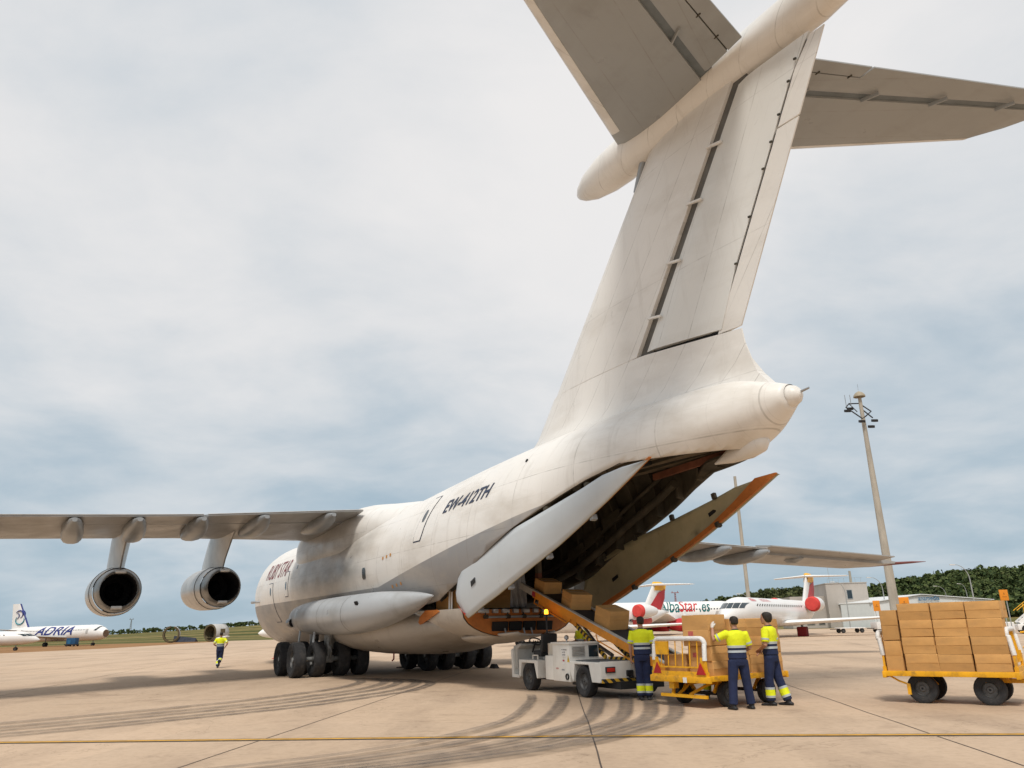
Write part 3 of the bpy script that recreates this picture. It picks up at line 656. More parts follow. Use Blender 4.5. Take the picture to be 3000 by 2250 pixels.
# ---- wings
def wLE(b): return -9.3+.546*b if b > 4 else -9.3+.546*4-(4-b)*.75
def wTE(b): return -2.24+.402*b if b > 8.5 else -2.24+.402*8.5-(8.5-b)*.16
def wH(b): return 6.20-.100*(b-2.4)
for s in (-1, 1):
    bs = [.4, 2.4, 5, 8.5, 12, 15.5, 19, 22.3]
    mb = MB(); rings = []
    for b in bs:
        ch = wTE(b)-wLE(b); rings.append(fseg((wLE(b), s*b, wH(b)+.07), (wTE(b), s*b, wH(b)), (0, 0, 1), .125 if b < 6 else .11, 0.0, .78, 12))
    b = 22.9; rings.append(fseg((wLE(b)+.9, s*b, wH(b)-.03), (wTE(b)-.2, s*b, wH(b)), (0, 0, 1), .05, 0.0, .8, 12))
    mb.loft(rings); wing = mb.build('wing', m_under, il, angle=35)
    # tip lance
    mb = MB(); mb.tube([(wLE(22.4)+.3, s*22.55, wH(22.8)), (wLE(22.8)+1.6, s*22.85, wH(22.8)-.02), (wTE(22.8)+.1, s*22.95, wH(22.8)-.06), (wTE(22.8)+.75, s*23.0, wH(22.8)-.08)], [.03, .10, .05, .01], 8); mb.build('wingtip_fairing', M('red_wingtip', (.20, .07, .065), .5), wing)
    # moving trailing edge: two flaps and an aileron, separate with gaps
    for nm, b0, b1, droop in (('flap', 1.9, 7.9, .0), ('flap', 8.05, 16.3, .0), ('aileron', 16.5, 22.2, .16)):
        mb = MB(); rings = []
        for i in range(5):
            b = b0+(b1-b0)*i/4; ch = wTE(b)-wLE(b)
            r = fseg((wLE(b), s*b, wH(b)+.07), (wTE(b), s*b, wH(b)+droop), (0, 0, 1), .11, .79, 1.0, 5, blunt=.018); rings.append(r)
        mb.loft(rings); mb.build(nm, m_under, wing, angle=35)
        mb = MB(); rings = []
        for i in range(5):
            b = b0+(b1-b0)*i/4; ch = wTE(b)-wLE(b); x = wTE(b); z = wH(b)+.03+droop
            rings.append([(x-.9, s*b, z+.06), (x-.9, s*b, z+.085), (x+.02, s*b, z+.02), (x+.02, s*b, z+.005)])
        if nm == 'flap': mb.loft(rings); mb.build('spoiler_edge', m_skin, wing, angle=20)
    for b, ln, w in ((3.3, 4.4, .46), (5.9, 4.4, .48), (8.1, 4.3, .46), (10.15, 4.2, .44), (12.0, 4.0, .40), (14.3, 3.7, .40), (16.0, 3.5, .38)):
        x1 = wTE(b)+.45; mb = MB(); rings = []; n = 9
        for i in range(n):
            t = i/(n-1); x = x1-ln*(1-t); rad = max(.03, math.sin(math.pi*min(1, max(0.02, t*.93+.05)))**.55)
            ch = wTE(b)-wLE(b); zt = wH(b)-.06*(wTE(b)-x)/ch-.16-.05*math.sin(math.pi*min(1, (wTE(b)-x)/ch+.0001))
            rings.append(sect(x, s*b, zt-.12*rad, w*rad*.82, .30*rad, 14, 2.8))
        mb.loft(rings); mb.build('flap_track_fairing', m_fair, wing)
    for b in (18.6,):
        mb = MB(); x = wTE(b)-1.6; mb.revolve([(-.5, .02), (-.2, .2), (.2, .22), (.6, .1), (.75, .01)], (x, s*b, wH(b)-.14), (1, 0, 0), 12); mb.build('aileron_hinge_fairing', m_fair, wing)
# wing centre fairing on the fuselage
mb = MB(); rings = []
for i in range(26):
    a = -10.9+15.2*i/25
    k = slerp([(-10.9, 0), (-9.6, .5), (-8.0, .95), (-6.5, 1), (-2, 1), (.5, .62), (4.3, 0)], a)
    rings.append(sect(a, 0, 5.25, 1.55+.78*k, .95+.62*k, 36, 2.1+.35*k))
mb.loft(rings); mb.build('wing_root_fairing', m_skin, il)
# ---- engines
def engine(b, a_noz, h, rz_toe):
    p = il; mb = MB(); L = 6.4
    prof = [(-L, .64), (-L-.08, .70), (-L, .75), (-L+.5, .83), (-L+1.6, .885), (-3.2, .885), (-1.8, .865), (-.75, .80), (-.7, .80)]
    mb.revolve(prof, (a_noz, b, h), (1, 0, -.02), 36); nac = mb.build('engine_nacelle', m_nac, p)
    mb = MB(); mb.revolve([(-.74, .78), (-.3, .71), (0, .63), (.02, .605), (-.02, .598)], (a_noz, b, h), (1, 0, -.02), 36); mb.build('exhaust_nozzle', M('nozzle_metal', (.30, .30, .29), .36, .75, var=.25, scale=2), nac)
    mb = MB(); mb.revolve([(-.01, .597), (-.3, .58), (-2.4, .57), (-2.4, .01)], (a_noz, b, h), (1, 0, -.02), 24); mb.revolve([(-2.4, .34), (-1.9, .2), (-1.6, .01)], (a_noz, b, h), (1, 0, -.02), 16); mb.build('exhaust_core', m_dark, nac)
    for q in (0, 1):   # thrust reverser clamshell edge notches
        mb = MB(); mb.box((a_noz-.16, b, h+(-.60 if q else .62)), (.44, .36, .12), bevel=.03); mb.build('reverser_hinge', m_nac, nac)
    mb = MB(); mb.revolve([(-1.72, .866), (-1.70, .877), (-1.68, .861)], (a_noz, b, h), (1, 0, -.02), 36); mb.build('cowl_seam', m_inner, nac)
    # pylon
    s = 1 if b > 0 else -1; ab = abs(b); zt = wH(ab)+.05
    xt0, xt1 = wLE(ab)-.2, wLE(ab)+5.0
    mb = MB(); rings = []
    for t, x0, x1, z in ((0, a_noz-4.9, a_noz-.6, h+.70), (.3, a_noz-4.7, a_noz-.2, h+1.1), (.65, (a_noz-4.5+xt0)/2, (a_noz-.2+xt1)/2, (h+1.2+zt)/2+.15), (1, xt0, xt1, zt)):
        rings.append(foil((x0, b, z), (x1, b, z), (0, 1, 0), .125, 9, .02))
    mb.loft(rings); mb.build('engine_pylon', m_nac, p)
    return nac
for s in (-1, 1):
    engine(s*10.30, -1.15, 3.22, 0); engine(s*6.40, -3.35, 3.47, 0)

# ---- fin, rudder, tabs
def fLE(h): return 10.72+(h-7.17)*(4.93/5.45)
def fTE(h): return slerp([(5.9, 20.0), (6.1, 19.78), (6.45, 19.4), (6.98, 19.08), (7.78, 18.93), (13.4, 22.12)], h) if h < 7.78 else 18.93+(h-7.78)*(3.19/5.62)
def fHG(h): return 15.75+(h-8.09)*(4.0/5.5)
def fth(h): return lerp([(5.9, .125), (6.6, .10), (7.6, .082), (13.6, .075)], h)
V3 = Vector
mb = MB(); rings = []
for h in (6.0, 6.3, 6.6, 7.0, 7.5, 8.05):   # root block, full chord
    rings.append(foil((fLE(h), 0, h), (fTE(h)+.02, 0, h), (0, 1, 0), fth(h)*(1.35 if h < 6.5 else 1.12 if h < 6.8 else 1), 17, .012 if h > 6.6 else .1))
rings[-1] = [Vector((v.x, v.y, 8.06-.1*max(0, v.x-15.6))) for v in foil((fLE(8.05), 0, 8.05), (fTE(7.74), 0, 8.05), (0, 1, 0), fth(8.05), 17, .012)]
rings[-2] = [Vector((v.x, v.y, 7.5-.03*max(0, v.x-15.6))) for v in rings[-2]]
mb.loft(rings); fin0 = mb.build('fin_root', m_finskin, il)
mb = MB(); rings = []
for h in (8.05, 9, 10.2, 11.4, 12.6, 13.62):
    f = (fHG(h)-.06-fLE(h))/(fTE(h)-fLE(h)); rings.append(fseg((fLE(h), 0, h), (fTE(h), 0, h), (0, 1, 0), fth(h), 0, f, 14))
mb.loft(rings); mb.build('fin', m_finskin, il, angle=40)
mb = MB(); rings = []
for h in (8.02, 10.2, 13.6):   # rear spar seen in the hinge gap
    f = (fHG(h)-fLE(h))/(fTE(h)-fLE(h)); rings.append(fseg((fLE(h), 0, h), (fTE(h), 0, h), (0, 1, 0), fth(h)*.55, f-.03, f+.06, 3))
mb.loft(rings); mb.build('fin_spar', M('spar_dark', (.13, .125, .115), .7, var=.3), il)
mb = MB(); rings = []
for h in (8.14, 9.2, 10.4, 11.6, 12.6, 13.45):
    f = (fHG(h)+.17-fLE(h))/(fTE(h)-fLE(h)); rings.append(fseg((fLE(h), 0, h-.05), (fTE(h), 0, h), (0, 1, 0), fth(h), f, .905 if h < 13 else .93, 8, round_nose=True))
rings[0] = [Vector((v.x, v.y, 8.155-.1*max(0, v.x-15.6))) for v in rings[0]]
mb.loft(rings); rud = mb.build('rudder', m_rudskin, il, angle=40)
mb = MB(); mb.loft([[Vector((v.x, v.y*.8, v.z+dz)) for v in foil((15.2, 0, 8.0), (18.5, 0, 7.75), (0, 1, 0), .05, 9, .0)] for dz in (-.1, .35)]); mb.build('root_gap_seal', m_dark, rud)
for h0, h1 in ((7.80, 11.72), (11.76, 13.35)):
    mb = MB(); rings = []
    for i in range(4):
        h = h0+(h1-h0)*i/3; rings.append(fseg((fLE(h), 0, h), (fTE(h), 0, h), (0, 1, 0), fth(h), .915 if h < 13 else .94, 1, 4, blunt=.010))
    mb.loft(rings); mb.build('rudder_tab', m_finskin, rud, angle=40)
    mb = MB(); rings = []
    for i in range(4):
        h = h0+.05+(h1-h0-.1)*i/3; rings.append(fseg((fLE(h), 0, h), (fTE(h), 0, h), (0, 1, 0), fth(h)*.5, .88, .96, 3, blunt=.004))
    mb.loft(rings); mb.build('tab_spar', m_dark, rud)
for h in (8.85, 10.0, 11.2, 12.3):
    f = fHG(h); tk = .40*fth(h)/.08*(fTE(h)-fLE(h))/8
    for s in (-1, 1):
        mb = MB(); mb.box((f+.16, s*(tk*.74), h), (.44, .07, .06), RY(8) @ RZ(-s*8), bevel=.012); mb.build('hinge_bracket', m_finskin, rud)
for h in (9.2, 10.1, 11.0, 11.5, 12.0, 12.6, 13.0):
    x = fLE(h)+.905*(fTE(h)-fLE(h))
    for s in (-1, 1):
        mb = MB(); mb.box((x+.02, s*.10, h), (.07, .035, .045), RY(10), bevel=.008); mb.build('tab_hinge', m_inner, rud)
# ---- bullet fairing and tailplane
mb = MB(); prof = [(13.28, .01), (13.34, .14), (13.55, .28), (14.0, .45), (14.7, .57), (15.4, .61), (16.3, .59), (17.5, .54), (19, .52), (20.5, .53), (22, .52), (23, .42), (23.8, .22), (24.2, .03)]
rings = []
for x, r in prof:
    zc = lerp([(13.28, 14.04), (15.5, 14.02), (17.5, 14.08), (24.2, 14.08)], x); rings.append(sect(x, 0, zc, r*.92, r, 28, 2.0))
mb.loft(rings); mb.build('bullet_fairing', m_finskin, il, angle=60)
mb = MB(); mb.cyl((15.9, 0, 12.75), (16.25, 0, 13.5), .10, .10, 12); mb.build('trim_jack', m_fair, il)
def sLE(b): return 15.55+.646*b
def sHG(b): return 18.91+.418*b
def sTE(b): return 20.27+.323*b
SH = 14.1
for s in (-1, 1):
    bs = [.25, 1, 2.5, 4.5, 6.5, 7.7]; mb = MB(); rings = []
    for b in bs:
        f = (sHG(b)-.07-sLE(b))/(sTE(b)-sLE(b)); rings.append(fseg((sLE(b), s*b, SH), (sTE(b), s*b, SH), (0, 0, 1), .085, 0, f, 12))
    for b, d in ((8.2, .5), (8.55, 1.2)):
        f = (sHG(b)-.07-sLE(b)-d)/(sTE(b)-sLE(b)-d); rings.append(fseg((sLE(b)+d, s*b, SH), (sTE(b), s*b, SH), (0, 0, 1), .05, 0, f, 12))
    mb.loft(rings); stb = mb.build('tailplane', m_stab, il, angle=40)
    mb = MB(); rings = []
    for b in (.3, 8.4):
        f = (sHG(b)-sLE(b))/(sTE(b)-sLE(b)); rings.append(fseg((sLE(b), s*b, SH), (sTE(b), s*b, SH), (0, 0, 1), .04, f-.04, f+.07, 3))
    mb.loft(rings); mb.build('tailplane_spar', M('spar_blue_grey', (.16, .18, .19), .6, var=.2), stb)
    mb = MB(); rings = []
    for b in (.55, 2.97, 3.0, 5.5, 8.45):
        f = (sHG(b)+.13-sLE(b))/(sTE(b)-sLE(b)); rings.append(fseg((sLE(b), s*b, SH), (sTE(b), s*b, SH), (0, 0, 1), .085, f, .90 if b < 2.98 else 1, 7, round_nose=True))
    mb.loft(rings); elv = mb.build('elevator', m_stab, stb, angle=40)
    mb = MB(); rings = []
    for b in (.55, 2.95):
        rings.append(fseg((sLE(b), s*b, SH), (sTE(b), s*b, SH), (0, 0, 1), .085, .908, 1, 4))
    mb.loft(rings); mb.build('elevator_tab', m_stab, elv, angle=40)
    mb = MB(); mb.loft([fseg((sLE(b), s*b, SH), (sTE(b), s*b, SH), (0, 0, 1), .05, .87, .96, 3, blunt=.002) for b in (.57, 2.93)]); mb.build('tab_spar', m_inner, elv)
    for b in (2.0, 3.7, 5.4, 7.1):
        mb = MB(); x = sHG(b); mb.box((x+.12, s*b, SH-.135), (.44, .032, .10), RZ(s*20), bevel=.008); mb.build('hinge_bracket', m_stab, elv)
    for b in (1.1, 1.9, 2.7):
        mb = MB(); x = sLE(b)+.905*(sTE(b)-sLE(b)); mb.box((x, s*b, SH-.05), (.13, .035, .035), bevel=.008); mb.build('tab_hinge', m_inner, elv)
    # bright leading edge strip
    mb = MB(); rings = []
    for b in bs[1:]:
        r = fseg((sLE(b), s*b, SH), (sTE(b), s*b, SH), (0, 0, 1), .085, 0, .085, 6, blunt=.018); rings.append(r)
    mb.loft(rings, cap=False); mb.build('leading_edge', m_finskin, stb, angle=40)

# ---- side details: doors, portholes, lettering
def on_skin(a, h, s=-1, off=.008): return Vector((a, s*(il_b(a, h)+off), h))
def skin_patch(name, a0, a1, h0, h1, mat, parent, s=-1, off=.01, n=6, skew=0.0, corner=.0):
    mb = MB(); vs = []; fs = []
    for j in range(n+1):
        h = h0+(h1-h0)*j/n; c = corner*(1 if j in (0, n) else 0)
        for i in range(n+1):
            a = a0+c+(a1-a0-2*c)*i/n+skew*j/n; vs.append(on_skin(a, h, s, off))
    for j in range(n):
        for i in range(n): q = j*(n+1)+i; fs.append((q, q+1, q+n+2, q+n+1))
    mb.add(vs, fs); return mb.build(name, mat, parent, angle=80)
def door(a0, a1, h0, h1, s, win, skew=0.0):
    fr = skin_patch('door_outline', a0-.035, a1+.035, h0-.035, h1+.035, m_navy, il, s, .008, 8, skew, .05)
    skin_patch('door_panel', a0, a1, h0, h1, m_skin, fr, s, .016, 8, skew, .05)
    if win: skin_patch('door_window', (a0+a1)/2-.12+skew*.5, (a0+a1)/2+.12+skew*.5, win-.2, win+.2, m_glass, fr, s, .024, 4, 0, .06)
for s in (-1, 1):
    door(6.35, 6.95, 4.35, 5.75, s, 5.15, .25)
    door(-9.75, -9.1, 3.35, 4.5, s, 3.85)
    door(-13.0, -12.1, 2.2, 4.1, s, 3.7)
    w = skin_patch('porthole', 1.62, 1.98, 3.45, 3.87, m_glass, il, s, .012, 6, 0, .07)
    for k in range(3): skin_patch('side_window', -8.02, -7.86, 4.55+.27*k, 4.72+.27*k, m_glass, il, s, .012, 2)
def skin_text(txt, a0, h0, size, mat, shear=0, slope=0.0, bold=0.0, squeeze=1.0, s=-1, name='lettering', space=1.0):
    vs, fs, w = text_flat(txt, size, shear, bold, squeeze, .12, space); mb = MB()
    out = []
    for u, v in vs:
        a = a0+(u if s < 0 else w-u)
        # walk up the curved side
        h = h0+slope*u; acc = 0; st = .02
        while acc < v-1e-6:
            d = min(st, v-acc); b0 = il_b(a, h); b1 = il_b(a, h+.01); g = math.hypot(b1-b0, .01)/.01; h += d/g; acc += d
        out.append(on_skin(a, h, s, .012))
    mb.add(out, fs); return mb.build(name, mat, il, smooth=False)
skin_text('EW-412TH', 8.15, 5.03, .63, m_navy, .32, .03, .014, .98, -1, 'registration_lettering')
skin_text('RUBY STAR', -14.0, 4.35, 1.25, m_maroon, .15, 0, .0, .72, -1, 'title_lettering')
mb = MB(); mb.tube([(-15.3, -2.2, 3.3), (-15.5, -2.5, 3.3), (-15.9, -2.6, 3.3)], [.05, .06, .08], 8); mb.build('pitot_probe', m_steel, il)
for a, h in ((3.7, 4.0), (4.05, 4.03), (4.4, 4.06), (4.3, 3.0), (4.7, 3.03), (5.1, 3.06)):
    skin_patch('stencil_mark', a, a+.11, h, h+.10, M('orange_stencil', (.60, .27, .05), .6), il, -1, .011, 1)
mb = MB(); p_ = on_skin(12.5, 5.9); mb.revolve([(0, .05), (.02, .05)], p_, (0, -1, .6), 10, True); mb.build('drain_port', m_dark, il)
# ------------------------------------------------------------------ belt loader (local Y = forward, X = right, origin under the rear axle)
m_lw = M('loader_white_paint', (.76, .74, .69), .45, var=.08, scale=3, dirt=((.30, .17, .08), .60, 3.5, (1.2, 1.2, .35), .8))
m_lo = M('loader_orange_paint', (.72, .27, .02), .45, var=.14, scale=4, dirt=((.3, .14, .05), .58, 6, (1, 1, 1), .6))
m_belt = M('black_belt_rubber', (.018, .018, .02), .7, var=.3, scale=6)
m_grey = M('grey_machine_paint', (.44, .43, .40), .5, var=.15, scale=3, dirt=((.2, .16, .12), .56, 4, (1, 1, 1), .6))
m_amber = M('amber_beacon', (1.0, .40, .02), .3, emit=4)
m_redl = M('red_lens', (.45, .03, .02), .25, var=.2)
def stripes(name, c1, c2, per):
    m = bpy.data.materials.new(name); m.use_nodes = True; n, l = m.node_tree.nodes, m.node_tree.links; b = n['Principled BSDF']; b.inputs['Roughness'].default_value = .6
    t = n.new('ShaderNodeTexCoord'); mp = n.new('ShaderNodeMapping'); mp.inputs['Rotation'].default_value = (R(45), R(45), 0); l.new(t.outputs['Object'], mp.inputs[0])
    s = n.new('ShaderNodeSeparateXYZ'); l.new(t.outputs['Object'], s.inputs[0])
    a = n.new('ShaderNodeMath'); a.operation = 'ADD'; l.new(s.outputs[0], a.inputs[0]); l.new(s.outputs[2], a.inputs[1])
    a2 = n.new('ShaderNodeMath'); a2.operation = 'ADD'; l.new(a.outputs[0], a2.inputs[0]); l.new(s.outputs[1], a2.inputs[1])
    d = n.new('ShaderNodeMath'); d.operation = 'DIVIDE'; l.new(a2.outputs[0], d.inputs[0]); d.inputs[1].default_value = per
    f = n.new('ShaderNodeMath'); f.operation = 'FRACT'; l.new(d.outputs[0], f.inputs[0]); g = n.new('ShaderNodeMath'); g.operation = 'GREATER_THAN'; l.new(f.outputs[0], g.inputs[0]); g.inputs[1].default_value = .5
    x = n.new('ShaderNodeMix'); x.data_type = 'RGBA'; l.new(g.outputs[0], x.inputs['Factor']); x.inputs['A'].default_value = (*c1, 1); x.inputs['B'].default_value = (*c2, 1); l.new(x.outputs['Result'], b.inputs['Base Color']); return m
m_haz = stripes('hazard_stripes', (.62, .36, .03), (.02, .02, .02), .22)
LD_ROT = math.atan2(.44, .898)
ld = thing('belt_loader', 'white and orange belt loader carrying boxes up to the aircraft', 'belt loader', (2.37, 19.91, 0), LD_ROT)
LW = wheel_meshes(.36, .24, .19)
for x in (-.86, .86):
    for y in (0, 2.87): add_wheel(LW, ld, (x, y, .36), math.pi/2)
def prism(mb, prof, x0, x1, mi=0):
    """prof: (y, z) outline extruded between x0 and x1"""
    n = len(prof); mb.add([(x0, y, z) for y, z in prof]+[(x1, y, z) for y, z in prof], [tuple(range(n))[::-1], tuple(range(n, 2*n))]+[(i, (i+1) % n, n+(i+1) % n, n+i) for i in range(n)], mi); return mb
def bevel_obj(o, w=.012, seg=2):
    b = o.modifiers.new('bevel', 'BEVEL'); b.width = w; b.segments = seg; b.limit_method = 'ANGLE'; b.angle_limit = R(35); return o
def arch(yc, r=.46, n=8): return [(yc+r*math.cos(math.pi*i/n), .40+r*1.0*math.sin(math.pi*i/n)) for i in range(n+1)]
# chassis side outline with wheel arches (squared like the photographed ones)
side = [(-.62, .33), (-.62, .80), (.55, .80), (.55, .72)]
mb = MB(); prism(mb, [(-.78, .36), (-.78, .80), (.60, .80), (.60, .60), (.46, .33), (.44, .36), (.36, .74), (-.30, .74), (-.42, .36)], -.98, .98); bevel_obj(mb.build('rear_fender_body', m_lw, ld, smooth=False))
mb = MB(); mb.box((0, .05, .30), (1.2, 2.2, .16)); mb.box((0, 1.8, .34), (1.3, 3.4, .12)); mb.build('chassis_frame', m_black, ld, smooth=False)
mb = MB(); mb.box((0, -.82, .60), (1.98, .06, .44), bevel=.015); rearp = mb.build('rear_panel', m_lw, ld)
mb = MB(); mb.box((0, -.865, .405), (1.96, .03, .085)); mb.build('bumper_stripe', m_haz, rearp, smooth=False)
for x in (-.74, .74):
    mb = MB(); mb.box((x, -.868, .64), (.26, .04, .13), bevel=.012); fr_ = mb.build('light_housing', m_black, rearp)
    mb = MB(); mb.box((x, -.892, .64), (.21, .02, .085), bevel=.008); mb.build('tail_light', m_redl, fr_)
mb = MB(); mb.box((-.22, -.88, .55), (.17, .06, .13), bevel=.01); mb.cyl((-.22, -.88, .47), (-.22, -1.0, .47), .03); mb.build('tow_hitch', m_black, rearp)
def flat_text(txt, size, mat, parent, loc, rot, bold=0.0, shear=0.0, name='lettering', squeeze=1.0):
    vs, fs, w = text_flat(txt, size, shear, bold, squeeze, 9.0); mb = MB(); mb.add([rot @ Vector((u, v, 0))+Vector(loc) for u, v in vs], fs); return mb.build(name, mat, parent, smooth=False)
UPX = Matrix(((1, 0, 0), (0, 0, -1), (0, 1, 0)))                    # reads along +x, up z, seen from -y
SIDEL = Matrix(((0, 0, -1), (-1, 0, 0), (0, 1, 0)))                 # on the left side of a vehicle facing +y: reads towards -y
flat_text('EINSA', .15, m_maroon, rearp, (.16, -.853, .655), UPX, .002)
mb = MB(); mb.box((0, -.1, .815), (1.7, 1.2, .02)); mb.build('rear_deck', M('deck_tread', (.10, .11, .12), .6, var=.3), ld, smooth=False)
# engine box
mb = MB(); mb.box((-.55, 1.02, .76), (.86, .86, .88), bevel=.02); hood = mb.build('engine_box', m_lw, ld)
mb = MB(); mb.box((-.55, 1.02, 1.215), (.92, .92, .05), bevel=.015); mb.build('engine_box_lid', m_lw, hood)
for k in range(7):
    mb = MB(); mb.box((-.72, .575, .92+.035*k), (.36, .03, .016), RX(25)); mb.build('louvre', m_grey, hood, smooth=False)
mb = MB(); mb.box((-.29, .583, 1.02), (.26, .02, .27), bevel=.006); mb.build('side_window', m_glass, hood)
mb = MB(); mb.box((-.985, .86, 1.0), (.012, .22, .20)); wn_ = mb.build('warning_plate', m_white, hood, smooth=False)
m_inkk = M('black_ink', (.03, .03, .035), .6)
flat_text('NO SMOKING', .042, m_inkk, wn_, (-.993, .955, 1.05), SIDEL, .0008, name='plate_lettering')
flat_text('NO STEP', .042, m_inkk, wn_, (-.993, .93, .99), SIDEL, .0008, name='plate_lettering')
flat_text('DANGER', .042, m_inkk, wn_, (-.993, .93, .93), SIDEL, .0008, name='plate_lettering')
mb = MB(); mb.add([(-.985, .70, .78), (-.985, .58, .78), (-.985, .64, .94)], [(0, 1, 2)]); tri = mb.build('warning_triangle', M('sign_yellow', (.75, .5, .02), .5), hood, smooth=False)
mb = MB(); mb.add([(-.99, .65, .90), (-.99, .625, .85), (-.99, .64, .85), (-.99, .63, .80), (-.99, .655, .86), (-.99, .64, .86)], [(0, 1, 2, 3, 4, 5)]); mb.build('lightning_mark', m_inkk, tri, smooth=False)
mb = MB(); mb.add([(-.985, .93, .84), (-.985, .80, .84), (-.985, .80, .72), (-.985, .93, .72)], [(0, 1, 2, 3)]); pl2 = mb.build('instruction_plate', m_white, hood, smooth=False)
mb = MB(); mb.add([(-.99, .91, .83), (-.99, .82, .83), (-.99, .82, .79), (-.99, .91, .79)], [(0, 1, 2, 3)]); mb.build('red_panel', M('sticker_red', (.4, .03, .06), .5), pl2, smooth=False)
flat_text('IBERIA', .05, M('sticker_pink', (.55, .16, .14), .5), hood, (-.986, 1.28, .60), SIDEL, .001)
flat_text('airport', .05, M('sticker_navy', (.04, .08, .16), .5), hood, (-.986, .98, .58), SIDEL, .001)
mb = MB(); mb.revolve([(0, .075), (.03, .075), (.03, .05), (.01, .045)], (-.98, .70, .44), (-1, 0, 0), 16); mb.build('exhaust_outlet', m_black, hood)
# side cabinets, driver's place
mb = MB(); mb.box((-.60, 1.66, .62), (.74, .42, .58), bevel=.015); mb.build('battery_cabinet', m_lw, ld)
mb = MB(); mb.box((-.56, 1.66, 1.06), (.66, .40, .30), bevel=.015); mb.build('tool_cabinet', M('rusty_white_panel', (.62, .57, .49), .5, var=.1, dirt=((.30, .13, .04), .52, 3, (1, 1, .3), .85)), ld)
mb = MB(); prism(mb, [(2.30, .33), (2.30, .78), (3.42, .78), (3.42, .36), (3.34, .33), (3.26, .70), (2.50, .70), (2.36, .33)], -.98, -.62); bevel_obj(mb.build('front_fender', m_lw, ld, smooth=False))
mb = MB(); prism(mb, [(2.30, .33), (2.30, .78), (3.42, .78), (3.42, .36), (3.34, .33), (3.26, .70), (2.50, .70), (2.36, .33)], .62, .98); bevel_obj(mb.build('front_fender', m_lw, ld, smooth=False))
mb = MB(); prism(mb, [(3.42, .30), (3.86, .30), (3.92, 1.02), (3.80, 1.06), (3.74, .40), (3.42, .38)], -.98, .3); bevel_obj(mb.build('front_shield', m_lw, ld, smooth=False))
mb = MB(); prism(mb, [(3.62, .55), (3.80, .55), (3.86, 1.12), (3.42, 1.20), (3.40, 1.14), (3.62, 1.04)], -.92, -.1); ds = bevel_obj(mb.build('dashboard', m_grey, ld, smooth=False))
mb = MB(); mb.box((-.5, 3.55, 1.185), (.74, .40, .03), RX(-10)); mb.build('control_panel', m_black, ds, smooth=False)
for k in range(4):
    mb = MB(); mb.cyl((-.75+.14*k, 3.5, 1.19), (-.75+.14*k, 3.48, 1.26), .012, n=6); mb.build('control_lever', m_black, ds)
mb = MB()
ring = [(-.5+.17*math.cos(t*math.pi/8), 3.30+.19*math.sin(t*math.pi/8)*.75, 1.24+.19*math.sin(t*math.pi/8)*.45) for t in range(17)]
mb.tube(ring, .018, 6); mb.cyl((-.5, 3.30, 1.24), (-.5, 3.50, .95), .025, n=8); mb.build('steering_wheel', m_black, ld)
mb = MB(); mb.box((-.50, 2.78, .93), (.46, .46, .16), bevel=.04); seat = mb.build('driver_seat', m_black, ld)
mb = MB(); mb.box((-.50, 2.52, 1.20), (.46, .14, .50), RX(8), bevel=.05); mb.build('seat_back', m_black, seat)
mb = MB(); mb.tube([(-.94, 2.34, .79), (-.94, 2.34, .90), (-.94, 2.62, .90), (-.94, 2.62, .79)], .018, 6); mb.build('grab_handle', m_lw, ld)
mb = MB(); mb.cyl((-.42, 2.75, .7), (-.42, 2.75, 1.93), .028, n=8); pole = mb.build('beacon_pole', m_black, ld)
mb = MB(); mb.revolve([(0, .055), (.08, .055), (.12, .04), (.13, .005)], (-.42, 2.75, 1.95), (0, 0, 1), 12); mb.build('beacon_lamp', m_amber, pole)
mb = MB(); mb.revolve([(-.04, .06), (0, .06), (.0, .02)], (-.42, 2.75, 1.95), (0, 0, 1), 12); mb.build('beacon_base', m_black, pole)
mb = MB(); mb.revolve([(0, .01), (.03, .06), (.09, .06), (.12, .02)], (-.52, 1.5, 1.28), (0, 0, 1), 12); mb.cyl((-.52, 1.5, 1.2), (-.52, 1.5, 1.3), .02); mb.build('head_lamp', m_steel, ld)
# conveyor
BY0, BZ0, BY1, BZ1 = -2.62, .62, 4.85, 2.88
SL = math.atan2(BZ1-BZ0, BY1-BY0); BL = math.hypot(BZ1-BZ0, BY1-BY0); BXC = .26
def bp(t, x, up): # t metres along the belt from the bottom end, x across, up normal to the belt
    return Vector((BXC+x, BY0+t*math.cos(SL)-up*math.sin(SL), BZ0+t*math.sin(SL)+up*math.cos(SL)))
BR = Matrix.Rotation(SL, 3, 'X')
def bbox(mb, t0, t1, x0, x1, u0, u1, mi=0): return mb.box(bp((t0+t1)/2, (x0+x1)/2, (u0+u1)/2), (x1-x0, t1-t0, u1-u0), BR, mi)
mb = MB(); bbox(mb, .05, BL-.05, -.36, .36, -.05, 0); mb.revolve([(-.36, .07), (.36, .07)], bp(.05, 0, -.06), (1, 0, 0), 14, True); mb.revolve([(-.36, .07), (.36, .07)], bp(BL-.05, 0, -.06), (1, 0, 0), 14, True)
conv = mb.build('conveyor_belt', m_belt, ld, angle=30)
